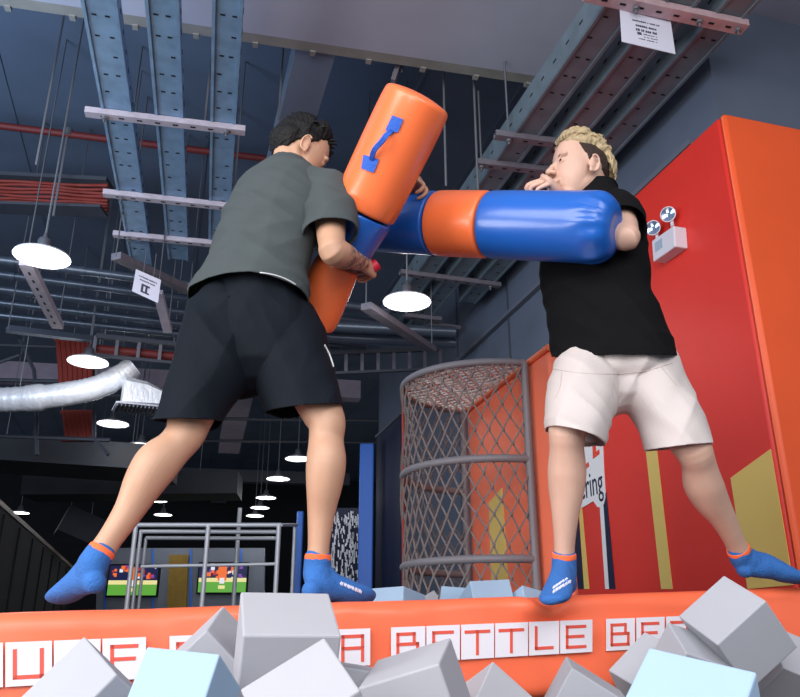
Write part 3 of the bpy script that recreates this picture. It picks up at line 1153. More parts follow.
beam = thing('balance_beam', 'long orange padded beam lettered BATTLE BEAM that both men stand on', 'balance beam', V(((LA.x + LB.x) / 2, (LA.y + LB.y) / 2 + .15, 0)))
s0, s1 = -0.42, (LB - LA).length + 0.45
mb = MB()
prof = []
for (cx, cz, a0) in ((BW - .035, -.035, 0), (.035, -.035, 90), (.035, -BH + .035, 180), (BW - .035, -BH + .035, 270)):
    for k in range(6):
        q = R(a0 + k * 18); rr = .035
        prof.append((cx + rr * math.cos(q), cz + rr * math.sin(q)))
    if a0 == 0:
        prof += [(BW - .035 - (BW - .07) * k / 6, 0) for k in range(1, 6)]
    if a0 == 90:
        prof += [(0, -.035 - (BH - .07) * k / 14) for k in range(1, 14)]
NS = 260
s_toe = (P(557, 603, 2.46) - LA).dot(BD)
vs, fs = [], []
toes = [V(P(545, 598, 2.36)), ]
for i in range(NS + 1):
    s = s0 + (s1 - s0) * i / NS
    for k, (b, h) in enumerate(prof):
        p = LA + BD * s - BN * b + BU * h
        w = noise.noise(V((s * 4, h * 5, b * 5))) * 0.006 + noise.noise(V((s * 11, h * 3 + 5, b * 9))) * 0.0025
        if b < 0.05 and -.2 < h < -.03:
            w += 0.004 * math.sin(s * 9 + h * 26) * math.sin(s * 2.1)
            w = min(w, 0.004)
        if b > .05: w *= .4
        ds = s - s_toe
        if h > -.16:
            g_ = math.exp(-(ds / .05) ** 2)
            p = p - BU * (.030 * g_ * max(0, 1 + h / .10) * (b < .12)) if h > -.1 else p
            if b < .06:
                w += .012 * math.exp(-((ds + .06) / .05) ** 2 - ((h + .035) / .03) ** 2) - .012 * math.exp(-((ds - .0) / .09) ** 2 - ((h + .075) / .022) ** 2) + .010 * math.exp(-((ds - .02) / .14) ** 2 - ((h + .115) / .025) ** 2)
        nn = (BN if b < .1 else V()) * 1.0 + (BU * .3 if h > -.06 else V())
        p = p + nn * (w - .003)
        vs.append(p)
K = len(prof)
for i in range(NS):
    for k in range(K):
        l = (k + 1) % K
        fs.append((i * K + k, i * K + l, (i + 1) * K + l, (i + 1) * K + k))
fs.append(tuple(range(K))); fs.append(tuple(NS * K + k for k in range(K))[::-1])
mb.add(vs, fs)
mb.build('padding', M_vinyl, beam, smooth=70)
for s in (s0 + .2, s1 - .2):
    c = LA + BD * s - BN * .15
    mb = MB(); mb.box((c.x, c.y, (c.z - BH) / 2), (.2, .2, c.z - BH + .02))
    mb.build('leg', M_vinyl, beam, bevel=.02)
FO = LA + BN * 0.006


def face(px, py, lift=0.0):
    return PP(px, py, FO + BN * lift, BN)


def ytop(x): return 642.5 - (x - 6) * .0392
def ybot(x): return 687.0 - (x - 5) * .0599


STR = {
    'A': [(.2, .2, .2, .85), (.2, .2, .78, .2), (.78, .2, .78, .85), (.2, .52, .78, .52)],
    'B': [(.2, .2, .2, .82), (.2, .2, .68, .2), (.68, .2, .68, .48), (.2, .48, .78, .48), (.78, .48, .78, .82), (.2, .82, .78, .82)],
    'E': [(.22, .2, .22, .82), (.22, .2, .78, .2), (.22, .5, .72, .5), (.22, .82, .78, .82)],
    'F': [(.22, .2, .22, .85), (.22, .2, .78, .2), (.22, .5, .72, .5)],
    'T': [(.15, .22, .85, .22), (.5, .22, .5, .85)],
    'L': [(.24, .18, .24, .8), (.24, .8, .78, .8)],
    'U': [(.2, .2, .2, .8), (.2, .8, .78, .8), (.78, .2, .78, .8)],
    'M': [(.18, .2, .18, .85), (.18, .2, .82, .2), (.82, .2, .82, .85), (.5, .2, .5, .6)],
}
for ch, x0, x1 in (('L', -42, 3), ('U', 5.5, 52), (' ', 54, 100.5), ('F', 102.5, 146), ('A', 169.5, 211.5), (' ', 213.5, 252), ('A', 336, 370), ('B', 391, 425), ('E', 426.3, 459.5), ('T', 461, 493.7), ('T', 495, 527.6), ('L', 528.9, 558.8), ('E', 560, 592), ('B', 606, 634.5), ('E', 636.2, 664.2), ('A', 666, 693), ('M', 695, 722)):
    def bl(u, v):
        x = x0 + (x1 - x0) * u
        return (x, ytop(x) + (ybot(x) - ytop(x)) * v)
    b = MB(); b.prism([face(*bl(u, v)) for u, v in ((0, 0), (1, 0), (1, 1), (0, 1))], BN, 0.0022)
    bx = b.build('letter_tile', M_box, beam)
    if ch != ' ':
        b = MB()
        for u0, v0, u1, v1 in STR[ch]:
            p0, p1 = face(*bl(u0, v0), .0024), face(*bl(u1, v1), .0024)
            t = (p1 - p0).normalized()
            b.bar(p0 - t * .0045, p1 + t * .0045, 0.009, 0.0016, up=BN)
        b.build('letter', M_let, bx)['label'] = 'orange letter ' + ch

# =================================================================== FOAM CUBES
M_foamg = mat('light_grey_foam', (172, 172, 179), 0.95, bump=0.06, bscale=300, var=.015, vscale=8)
M_foamm = mat('mid_grey_foam', (166, 168, 176), 0.95, bump=0.06, bscale=300, var=.015, vscale=8)
M_foamd = mat('dark_grey_foam', (128, 132, 142), 0.95, bump=0.06, bscale=300, var=.015, vscale=8)
M_foamb = mat('light_blue_foam', (158, 184, 210), 0.95, bump=0.06, bscale=300, var=.015, vscale=8)
MATZ = 0.41
mb = MB(); mb.box((0.2, 1.2, MATZ / 2), (4.4, 1.3, MATZ)); struct(mb.build('pit_mat', mat('pit_mat_grey', (96, 100, 110), 0.8), bevel=.02))


def cube(c, e, s, m, label, group=None, k=1.0):
    b = MB(); b.box((0, 0, 0), (s, s, s))
    o = b.build('foam_cube', m, bevel=0.0035, bseg=2)
    o.location = CAM + V(c) * k
    o.rotation_euler = e
    o.scale = (k, k, k)
    tag(o, label, 'foam cube', group)
    return o


S = .155
CUBES = [
    (-0.5686, 1.5903, -0.1192, -2.1959, 0.4215, -0.7547, M_foamm, 'grey foam cube at the lower left corner, left of the blue one', 1.0),
    (-0.4273, 1.6944, -0.1176, -2.6901, -0.0887, 2.9528, M_foamb, 'light blue foam cube at lower left, between grey cubes', .84),
    (-0.1939, 1.4202, -0.0222, -0.4856, -0.0025, -2.8940, M_foamg, 'large pale grey foam cube standing highest at left, below the straight leg', 1.14),
    (-0.1355, 1.3922, -0.1239, -0.6049, 0.5360, -2.9591, M_foamg, 'grey foam cube tilted in front of the highest pale cube at left', .86),
    (0.0369, 1.5934, -0.1051, -2.8426, -0.2726, -0.2857, M_foamg, 'wide pale grey foam cube at bottom centre under the letters BATT', 1.0),
    (0.2170, 2.1219, -0.1751, -2.1322, 0.6917, 0.1909, M_foamg, 'small grey foam cube peak at bottom, right of centre one', 1.0),
    (0.4402,2.0951,-0.1498,-1.3966,0.5515,-0.0237, M_foamm, 'grey foam cube with pointed top below the letters LE', 1.0),
    (0.6851, 2.2794, -0.1030, -2.6126, -0.6797, 0.2453, M_foamm, 'grey foam cube behind the light blue one at lower right', 1.0),
    (0.4181, 1.2511, -0.1298, -2.4200, 0.2094, -0.6467, M_foamb, 'light blue foam cube at bottom right, nearest the camera', .95),
    (0.8109, 2.0221, 0.0249, -2.1766, -0.7158, -2.4566, M_foamm, 'big grey foam cube balanced on its corner at right, with a dark side', 1.0),
    (1.0612, 2.3779, -0.0753, -2.7227, 0.6031, 2.0919, M_foamg, 'grey foam cube at the lower right corner beside the balanced cube', .93),
]
for x, y, z, a, b_, c, m, lb, k in CUBES:
    cube((x, y, z), (a, b_, c), S, m, lb, k=k)
# a slab of one more behind the highest pale cube, and ones in gaps
q = P(214, 668, 1.78) - CAM
cube(q, (0.5, 0.75, 0.35), .15, M_foamm, 'grey foam cube half hidden behind the highest pale cube, by the blue one')
q = P(345, 705, 1.75) - CAM
cube(q, (0.1, 0.15, 0.5), .15, M_foamm, 'grey foam cube low in the gap between the tilted and the wide centre cubes')
q = P(690, 668, 2.05) - CAM
cube(q, (0.6, 0.3, 0.2), .13, M_foamm, 'small grey foam cube wedged left under the balanced cube')
# cubes lying beyond the beam, round the foot of the cage
FB = [(396, 604, 3.0, M_foamb, 'light blue foam cube beyond the beam left of the wire cage'),
      (424, 613, 3.3, M_foamg, 'grey foam cube just inside the cage at its left'),
      (446, 608, 3.65, M_foamm, 'grey foam cube inside the wire cage at its middle'),
      (466, 601, 3.15, M_foamb, 'light blue foam cube inside the wire cage, left of two blue ones'),
      (488, 600, 2.95, M_foamb, 'light blue foam cube before the wire cage, right of two blue ones'),
      (499, 606, 3.2, M_foamg, 'grey foam cube in the cage under the mustard stripe'),
      (530, 610, 2.95, M_foamb, 'light blue foam cube between cage post and the front foot')]
rnd = random.Random(12)
for x, y, Y, m, lb in FB:
    q = P(x, y + 9, Y) - CAM
    cube(q, (rnd.uniform(-.5, .5), rnd.uniform(-.5, .5), rnd.uniform(0, 1.5)), .15, m, lb)
mb = MB(); q = P(465, 620, 3.4); mb.box((q.x + .1, q.y + .1, .3), (1.5, 1.4, .60)); struct(mb.build('pit_mat', mat('pit_mat_grey', (96, 100, 110), 0.8), bevel=.02))

# =================================================================== CAGE AND ORANGE PARTITION
N_ = P(524, 363, 3.2)
ZR = N_.z
F_ = PZ(463, 411, ZR)
CC = (N_ + F_) / 2
RAD = (N_ - F_).length / 2
AL = (F_ - N_).normalized()
OUT = AL.cross(UP).normalized()
if OUT.x > 0: OUT = -OUT
M_cage = mat('cage_grey_pipe', (120, 117, 123), 0.55, 0.1)
M_net = mat('net_grey_cord', (112, 103, 103), 0.9)
M_nettop = mat('net_pale_cord', (235, 226, 218), 0.9)
cage = thing('ball_cage', 'half-round wire net cage against the orange partition in the middle', 'net cage', V((CC.x, CC.y, 0.6)))


def arc(th, z, r=RAD):
    return V((CC.x, CC.y, 0)) - AL * (r * math.cos(th)) + OUT * (r * 1.07 * math.sin(th)) + UP * z


ZH1, ZH2 = P(527, 459, 3.2).z, P(531, 559, 3.2).z
for z, r in ((ZR, .016), (ZH1, .017), (ZH2, .017), (0.62, .015)):
    mb = MB(); mb.tube([arc(PI * i / 40, z) for i in range(41)], r, 10)
    mb.build('hoop', M_cage, cage, smooth=60)
for th in (0, PI):
    mb = MB(); mb.tube([arc(th, .6), arc(th, ZR)], .018, 10); mb.build('post', M_cage, cage, smooth=60)
mb = MB(); mb.tube([arc(PI * .56, .6), arc(PI * .56, ZR)], .008, 8); mb.build('strap', M_redcable, cage, smooth=60)
LARC = PI * RAD
zlo, zhi = .61, ZR
nw = 20; w = LARC / nw; h = .118
mb = MB()
rnd = random.Random(4)
def jit(u, z): return V((noise.noise(V((u * 6, z * 6, 1))), noise.noise(V((u * 6, z * 6, 7))), noise.noise(V((u * 6, z * 6, 13))))) * .014
for sg in (1, -1):
    for k in range(-60, 110):
        pts = []
        for i in range(0, 97):
            u = LARC * i / 96
            z = zhi - ((u / w) * sg + k) * h
            if zlo <= z <= zhi: pts.append(arc(u / RAD, z, RAD + .003 * sg) + jit(u, z))
        if len(pts) >= 3: mb.tube(pts, .0046, 4)
for i in range(nw * 2 + 1):
    for j in range(0, 24):
        u = i * w / 2; z = zhi - (j + (.5 if i % 2 else 0)) * h
        if z > zlo + .02:
            v_, f_ = ell(arc(u / RAD, z) + jit(u, z), (.008, .008, .010), nu=5, nv=3); mb.add(v_, f_)
mb.build('side_net', M_net, cage, smooth=60)
mb = MB()
g = .045
for sg in (1, -1):
    for k in range(-40, 41):
        pts = []
        for i in range(-60, 61):
            a = i * RAD / 60
            o_ = (a * sg * .8 + k * g * 1.0)
            if 0 <= o_ and a * a + o_ * o_ / 1.145 <= RAD * RAD:
                pts.append(V((CC.x, CC.y, ZR)) + AL * a + OUT * o_ + UP * (.012 * noise.noise(V((a * 9, o_ * 9, sg)))))
        if len(pts) >= 3: mb.tube(pts, .0055, 5)
mb.build('top_net', M_nettop, cage, smooth=60)

wallI = -OUT
pn0 = PP(556, 450, V((N_.x, N_.y, 0)) + wallI * .03, OUT); pn0.z = 0
pn1 = V((F_.x, F_.y, 0)) + AL * .04 + wallI * .03
mb = MB(); mb.prism([pn0, pn1, pn1 + wallI * .06, pn0 + wallI * .06], UP, ZR + .01)
part = mb.build('padded_partition', mat('orange_partition_vinyl', (250, 124, 90), 0.45, bump=0.12, bscale=6), bevel=.025, smooth=30)
tag(part, 'orange padded partition behind the wire cage, with a mustard stripe', 'partition')
q = [PP(x, y, pn0 + OUT * .001, OUT) for x, y in ((489.5, 503), (502.5, 488), (509, 592), (492.5, 592))]
b = MB(); b.prism(q, OUT, .004); b.build('stripe', M_yellow, part)['label'] = 'mustard stripe with slanted top'
q0, q1 = pn1 + UP * (ZR + .01), pn0 + UP * (ZR + .01)
b = MB(); b.tube([q0 + OUT * .0 , q1 + OUT * .0], .014, 8); b.build('edge_piping', mat('orange_piping', (242, 120, 78), .5), part, smooth=60)
recentre(part)

# =================================================================== INFLATABLE BATONS
M_bo = mat('baton_orange_vinyl', (248, 118, 64), 0.36, bump=0.10, bscale=9, coat=0.25)
M_bb = mat('baton_blue_vinyl', (26, 92, 182), 0.34, bump=0.12, bscale=9, coat=0.3)
M_strap = mat('blue_webbing', (34, 90, 190), 0.7, bump=0.3, bscale=120)


def axisM(a, b):
    z = (b - a).normalized()
    return Matrix.Translation(a) @ z.to_track_quat('Z', 'Y').to_matrix().to_4x4()


def densify(prof, n=6):
    out = []
    for i in range(len(prof) - 1):
        a, b = prof[i], prof[i + 1]
        for k in range(n):
            f = k / n
            out.append((a[0] + (b[0] - a[0]) * f, a[1] + (b[1] - a[1]) * f, a[2]))
    out.append(prof[-1])
    return out


def puff(mb, amp_end, L, ends=True):
    """puckers near seams and ends"""


b1a, b1b = P(419, 97, 2.17), P(309, 324, 2.62)
L1 = (b1b - b1a).length
bat1 = thing('inflatable_baton', 'inflatable baton held nearly upright, orange ends and blue grip', 'inflatable baton', b1b)
M1 = axisM(b1a, b1b)


def baton_section(rows, M, m, name, parent, seg=56, pucker=()):
    rows = densify(rows, 10)
    for _ in range(14):
        rows = [rows[0]] + [((rows[i - 1][0] + 2 * rows[i][0] + rows[i + 1][0]) / 4, (rows[i - 1][1] + 2 * rows[i][1] + rows[i + 1][1]) / 4, 0) for i in range(1, len(rows) - 1)] + [rows[-1]]
    b = MB()
    vs, fs = [], []
    for (r, z, _) in rows:
        for k in range(seg):
            a = 2 * PI * k / seg
            rr = r
            for zc, wd, am, fr in pucker:
                rr += am * math.exp(-((z - zc) / wd) ** 2) * math.sin(a * fr + 2.3 * math.sin(a * 3)) * min(1, r / .05)
            vs.append((rr * math.cos(a), rr * math.sin(a), z))
    for i in range(len(rows) - 1):
        for k in range(seg):
            l = (k + 1) % seg
            fs.append((i * seg + k, i * seg + l, (i + 1) * seg + l, (i + 1) * seg + k))
    b.add(vs, fs, 0, M)
    return b.build(name, m, parent, smooth=55)


s1_ = .485 * L1
s2_ = .715 * L1
top = baton_section([(0.001, -.012, 0), (.05, -.009, 0), (.095, -.001, 0), (.110, .006, 0), (.1155, .016, 0), (.118, .06, 0), (.118, .2, 0), (.115, s1_ - .05, 0), (.111, s1_ - .012, 0), (.106, s1_, 0), (.05, s1_ + .004, 0), (.001, s1_ + .004, 0)], M1, M_bo, 'end_cushion', bat1, pucker=((s1_ - .02, .035, .0022, 9),))
top['label'] = 'orange upper end'
o = baton_section([(0.001, s1_ + .005, 0), (.105, s1_ + .005, 0), (.108, s1_ + .015, 0), (.104, s1_ + .06, 0), (.085, s1_ + .2, 0), (.080, s2_ - .05, 0), (.078, s2_ - .004, 0), (.001, s2_ - .004, 0)], M1, M_bb, 'grip', bat1, pucker=((s1_ + .02, .03, .002, 11),))
o['label'] = 'blue middle'
o = baton_section([(0.001, s2_, 0), (.078, s2_, 0), (.081, s2_ + .02, 0), (.088, s2_ + .1, 0), (.094, L1 - .06, 0), (.092, L1 - .02, 0), (.08, L1 - .003, 0), (.001, L1, 0)], M1, M_bo, 'end_cushion', bat1, pucker=((L1 - .03, .03, .002, 10),))
o['label'] = 'orange lower end'
bv = bvh_of(top)


def patch(quad, name, parent, lift=.002, thick=.004, n=4):
    b = MB(); vs = []
    for i in range(n + 1):
        for j in range(n + 1):
            u, v = i / n, j / n
            x = (quad[0][0] * (1 - u) + quad[1][0] * u) * (1 - v) + (quad[3][0] * (1 - u) + quad[2][0] * u) * v
            y = (quad[0][1] * (1 - u) + quad[1][1] * u) * (1 - v) + (quad[3][1] * (1 - u) + quad[2][1] * u) * v
            p, nn = hit(bv, x, y, lift + thick)
            vs.append(p)
    m = len(vs)
    for p in list(vs):
        vs.append(p + (p - CAM).normalized() * thick * 1.6)
    fs = []
    for i in range(n):
        for j in range(n):
            a = i * (n + 1) + j
            fs.append((a, a + 1, a + n + 2, a + n + 1)); fs.append((m + a, m + a + n + 1, m + a + n + 2, m + a + 1))
    edge = [(i, 0) for i in range(n)] + [(n, j) for j in range(n)] + [(i, n) for i in range(n, 0, -1)] + [(0, j) for j in range(n, 0, -1)]
    ids = [i * (n + 1) + j for i, j in edge]
    for a, c in zip(ids, ids[1:] + ids[:1]): fs.append((a, c, m + c, m + a))
    b.add(vs, fs)
    return b.build(name, M_strap, parent, smooth=40)


hs = patch([(393, 115.5), (403.5, 119.5), (398, 132.5), (386, 130)], 'handle_strap', bat1)
hs['label'] = 'blue webbing carrying handle'
patch([(364.5, 155), (379.5, 159.6), (374, 172.7), (362, 168.6)], 'anchor_patch', hs)
pts = []
for i, (x, y) in enumerate(((392, 131), (388, 136), (384, 143), (379, 150), (375, 155), (372, 160))):
    lift = (.004, .02, .032, .032, .02, .004)[i]
    p, nn = hit(bv, x, y, lift); pts.append(p)
b = MB()
rows = catmull(pts, 5)
for wd in (-1, 0, 1):
    sd = (pts[-1] - pts[0]).normalized().cross(CAM - pts[0]).normalized()
    b.tube([V(r[:3]) + sd * (wd * .005) for r in rows], .0042, 6)
b.build('loop', M_strap, hs, smooth=60)
b = MB(); b.tube([P(371.5, 268, 2.50), P(377, 264, 2.50)], .022, 12); b.build('grip_end', mat('red_rubber', (190, 24, 50), .5), bat1, smooth=50)

b2a, b2b = P(617, 228, 2.28), P(350, 221, 2.80)
L2 = (b2b - b2a).length
M2 = axisM(b2a, b2b)
bat2 = thing('inflatable_baton', 'inflatable baton held level, blue with one orange band', 'inflatable baton', P(480, 262, 2.5))
ax2 = (b2b - b2a).normalized()
R2 = .121


def t_at(px):
    lo, hi = 0., L2
    for _ in range(40):
        m = (lo + hi) / 2
        c = b2a + ax2 * m
        nf = CAM - c; nf = (nf - ax2 * nf.dot(ax2)).normalized()
        q = c + nf * R2 - CAM
        x = 400 + FPX * q.x / (q.y * CT + q.z * ST)
        if x > px: lo = m
        else: hi = m
    return lo


ta, tb = t_at(473), t_at(420)
o = baton_section([(0.001, .010, 0), (.03, .006, 0), (.06, .0, 0), (.092, .012, 0), (.112, .036, 0), (.121, .075, 0), (R2, .13, 0), (R2 + .001, ta - .02, 0), (R2 - .002, ta, 0), (.05, ta + .001, 0), (.001, ta + .001, 0)], M2, M_bb, 'end_cushion', bat2, seg=72, pucker=((.05, .035, .0035, 13), (.09, .03, .002, 9)))
o['label'] = 'blue end nearest the blond man'
o = baton_section([(0.001, ta + .001, 0), (R2 - .002, ta + .001, 0), (R2 + .001, ta + .02, 0), (R2 + .001, tb - .02, 0), (R2 - .002, tb, 0), (.001, tb, 0)], M2, M_bo, 'band', bat2, seg=72)
o['label'] = 'orange band'
o = baton_section([(0.001, tb + .001, 0), (R2 - .002, tb + .001, 0), (R2 - .001, tb + .02, 0), (R2 - .004, L2 - .12, 0), (.112, L2 - .05, 0), (.08, L2 - .01, 0), (.001, L2, 0)], M2, M_bb, 'end_cushion', bat2, seg=72, pucker=((L2 - .05, .04, .003, 11),))
o['label'] = 'blue far end'

# =================================================================== PEOPLE
M_skinL = skin_mat('skin_tanned', (190, 148, 122), tattoo=True)
M_skinR = skin_mat('skin_fair', (205, 166, 147))
M_lip = mat('lip_pink', (188, 110, 98), 0.45)
M_eye = mat('eye_dark', (30, 22, 20), 0.25)
M_brow = mat('brow_dark', (44, 34, 30), 0.8)
M_sock = mat('blue_sock_knit', (48, 104, 176), 0.9, bump=0.4, bscale=160, var=.08, vscale=20)
M_cuff = mat('orange_sock_cuff', (250, 112, 62), 0.85, bump=0.3, bscale=200)
M_socktext = mat('sock_white_print', (220, 220, 235), 0.8)


def smoothstep(x):
    x = min(1.0, max(0.0, x)); return x * x * (3 - 2 * x)


def headM(centre, fwd, pitch=0.0, roll=0.0, s=1.0):
    f = V(fwd).normalized()
    l = UP.cross(f).normalized()
    u = f.cross(l)
    M = Matrix(((f.x, l.x, u.x, centre.x), (f.y, l.y, u.y, centre.y), (f.z, l.z, u.z, centre.z), (0, 0, 0, 1)))
    return M @ Matrix.Rotation(-pitch, 4, 'Y') @ Matrix.Rotation(roll, 4, 'X') @ Matrix.Scale(s, 4)


def head_pieces(M):
    pc = []
    Y1 = V((0, 1, 0))
    pc.append(ell((-.014, 0, .036), (.098, .074, .084)))
    pc.append(loft([(V((.015, 0, .07)), .062, .072), (V((.018, 0, .035)), .068, .074), (V((.020, 0, .0)), .068, .070), (V((.022, 0, -.035)), .064, .066), (V((.026, 0, -.07)), .053, .058), (V((.036, 0, -.098)), .038, .046), (V((.046, 0, -.112)), .025, .032)], Y1))
    pc.append(loft([(V((-.035, 0, -.01)), .06, .05), (V((.0, 0, -.055)), .058, .05), (V((.035, 0, -.095)), .04, .035)], Y1))   # jaw angle
    pc.append(ell((.072, 0, -.108), (.019, .022, .015)))                      # chin
    # nose
    pc.append(loft([(V((.082, 0, .018)), .009, .008), (V((.093, 0, .0)), .0095, .009), (V((.104, 0, -.020)), .011, .010), (V((.111, 0, -.033)), .0125, .011)], Y1, seg=16))
    for s in (-1, 1):
        pc.append(ell((.098, s * .0125, -.036), (.012, .008, .008)))
        pc.append(ell((.074, s * .032, .025), (.014, .026, .0105), (0, 0, s * -.35)))      # brow ridge
        pc.append(ell((.076, s * .031, .004), (.012, .016, .009)))                        # eyelids
        # ear: rim and bowl
        e = V((-.010, s * .074, -.004))
        rim = []
        for k in range(11):
            a = R(-150 + k * 30)
            if k > 9: break
            rim.append((e + V((-.004 - .017 * math.cos(a) * -1 * -1, s * (.012 + .004 * math.sin(a)), .030 * math.sin(a))), .0042, .0042))
        pc.append(loft(rim, V((0, 1, 0)), seg=10, sub=2))
        pc.append(ell(e + V((-.002, s * .005, 0)), (.016, .008, .027), (0, 0, s * .3)))
        pc.append(ell(e + V((.006, s * .008, -.028)), (.008, .005, .010)))               # lobe
        pc.append(ell(e + V((.012, s * .004, -.002)), (.006, .006, .008)))                # tragus
    # mouth
    pc.append(ell((.082, 0, -.066), (.015, .026, .0125)))
    pc.append(ell((.0935, 0, -.0635), (.007, .019, .0042)))
    pc.append(ell((.092, 0, -.0755), (.0075, .017, .0048)))
    return [xf(p, M) for p in pc]


def leg_pieces(hip, knee, ankle, back, k=1.0):
    side = (knee - hip).cross(V(back)).normalized()
    b = V(back).normalized()
    sh = ankle - knee
    th = knee - hip
    L = [loft([(hip, .074 * k, .074 * k), (hip + th * .35, .080 * k, .082 * k), (hip + th * .7, .071 * k, .073 * k), (knee - th * .10, .060 * k, .061 * k), (knee, .054 * k, .056 * k),
               (knee + sh * .12 + b * .004, .050 * k, .052 * k), (knee + sh * .27 + b * .019, .056 * k, .062 * k), (knee + sh * .42 + b * .017, .052 * k, .055 * k), (knee + sh * .62 + b * .004, .039 * k, .040 * k), (knee + sh * .84, .030 * k, .033 * k), (ankle, .032 * k, .036 * k)], side)]
    L.append(ell(knee - b * .022, (.036, .034, .044)))
    return L


def arm_pieces(sh, el, wr, k=1.0, side=None):
    side = V(side) if side is not None else (el - sh).cross(wr - el).normalized()
    a, f = el - sh, wr - el
    return [loft([(sh, .058 * k, .058 * k), (sh + a * .3, .052 * k, .052 * k), (sh + a * .6, .048 * k, .047 * k), (sh + a * .9, .041 * k, .041 * k), (el, .041 * k, .041 * k),
                  (el + f * .16, .045 * k, .044 * k), (el + f * .4, .042 * k, .041 * k), (el + f * .75, .032 * k, .029 * k), (wr, .028 * k, .024 * k)], side, sub=5)]


def hand_pieces(W, d, dorsal, thumb_sign, curl=(50, 60, 40), thumb=(0.55, 0.75, -0.25), s=1.0, tcurl=20):
    """W wrist, d along the hand, dorsal = back of the hand, thumb_sign picks the thumb side"""
    d = V(d).normalized()
    z = V(dorsal); z = (z - d * z.dot(d)).normalized()
    y = z.cross(d) * thumb_sign
    M = Matrix(((d.x, y.x, z.x, W.x), (d.y, y.y, z.y, W.y), (d.z, y.z, z.z, W.z), (0, 0, 0, 1))) @ Matrix.Scale(s, 4)
    pc = [loft([(V((-.02, 0, 0)), .027, .022), (V((.01, 0, 0)), .030, .020), (V((.045, .002, 0)), .039, .018), (V((.08, .001, 0)), .042, .015), (V((.094, 0, 0)), .038, .012)], V((0, 1, 0)), seg=20)]
    spec = [(.033, .093, (.042, .026, .020), .0090), (.0113, .098, (.047, .030, .021), .0092), (-.0105, .095, (.043, .028, .020), .0088), (-.031, .086, (.033, .021, .018), .0078)]
    for i, (yy, x0, ls, r) in enumerate(spec):
        p = V((x0 - .012, yy, -.001)); a = 0.0
        pts = [(p, r * 1.05, r * 1.05)]
        splay = (yy * 1.2)
        for j, l in enumerate(ls):
            a += R(curl[j] + (i * 3 if j == 0 else 0))
            p = p + V((math.cos(a), math.sin(splay) * .25, -math.sin(a))) * (l + (.012 if j == 0 else 0))
            q = r * (1 - .08 * (j + 1))
            pts.append((p, q, q))
        pc.append(loft(pts, V((0, 1, 0)), seg=12, sub=4))
    t = V(thumb).normalized()
    p = V((.022, .026, -.004))
    tp = [(p - t * .012, .014, .013), (p + t * .02, .0135, .0125)]
    ax = V((0, 0, 1)).cross(t)
    for l, q in ((.030, .0108), (.028, .0095)):
        p = tp[-1][0] + t * l
        tp.append((p, q, q))
        t = Matrix.Rotation(R(-tcurl), 3, 'Z') @ t
    pc.append(loft(tp, V((0, 0, 1)), seg=12, sub=4))
    return [xf(p, M) for p in pc]


def foot_pieces(ankle, heel, toe, k=0.0, shaft=None):
    """heel: centre of the heel ball; toe: tip. k grows the surface (sock over skin)."""
    d = (toe - heel); L = d.length; d.normalize()
    upv = (ankle - heel); upv = (upv - d * upv.dot(d)).normalized()
    side = d.cross(upv).normalized()
    g = k
    pc = [loft([(heel - d * .0 + upv * .010, .024 + g, .022 + g), (heel + d * L * .18 + upv * .022, .032 + g, .036 + g), (heel + d * L * .42 + upv * .022, .035 + g, .034 + g), (heel + d * L * .66 + upv * .008, .042 + g, .025 + g), (heel + d * L * .85 + upv * .0, .043 + g, .017 + g), (heel + d * L * .97 - upv * .002, .033 + g, .012 + g)], side, seg=24)]
    pc.append(ell(heel + upv * .008 + d * .004, (.026 + g, .026 + g, .026 + g)))
    top = shaft if shaft is not None else ankle + upv * .04
    mid = heel + d * L * .16 + upv * .03
    pc.append(loft([(top, .0335 + g, .036 + g), (ankle, .034 + g, .037 + g), ((ankle + mid) / 2, .034 + g, .040 + g), (mid, .032 + g, .038 + g)], side, seg=24))
    # instep
    pc.append(loft([(ankle - upv * .0 + d * .008, .028 + g, .030 + g), (heel + d * L * .38 + upv * .036, .030 + g, .026 + g), (heel + d * L * .64 + upv * .014, .034 + g, .02 + g)], side, seg=20))
    return pc


def sock(person, name, ankle, heel, toe, knee):
    sd = (knee - ankle).normalized()
    top = ankle + sd * .030
    o = fuse('sock', foot_pieces(ankle, heel, toe, .004, top), M_sock, person, voxel=.004, smooth=4,
             post=lambda co, nr, me: co + nr * (np.array([noise.noise(V(c * 38)) for c in co]) * .0012)[:, None])
    side = sd.cross(toe - heel).normalized()
    c = fuse('cuff', [loft([(top - sd * .004, .0375, .0400), (top + sd * .014, .0362, .0388)], side, seg=28, r0=False, r1=False)], M_cuff, o, voxel=.003, smooth=2)
    return o


def add_ink(me, co, el, wr):
    """tattooed part of the forearm, kept as a mask on the mesh"""
    a = me.attributes.new('ink', 'FLOAT', 'POINT')
    f = np.array(wr - el); L = np.linalg.norm(f); f = f / L
    r = co - np.array(el)
    t = r @ f
    dist = np.linalg.norm(r - t[:, None] * f, axis=1)
    m = np.clip((t - .03) / .05, 0, 1) * np.clip((L + .01 - t) / .02, 0, 1) * (dist < .062)
    a.data.foreach_set('value', m.astype(np.float32))


def folds(co, nr, sets):
    out = np.zeros(len(co))
    for d1, d2, f1, f2, amp, seed in sets:
        d1 = np.array(V(d1).normalized()); d2 = np.array(V(d2).normalized()); d3 = np.cross(d1, d2)
        A, B_, C_ = co @ d1 * f1, co @ d2 * f2, co @ d3 * f1
        w = np.array([noise.noise(V((a + seed, b, c))) for a, b, c in zip(A, B_, C_)])
        out += amp * (.9 - 1.7 * np.abs(w))
    return co + nr * out[:, None]


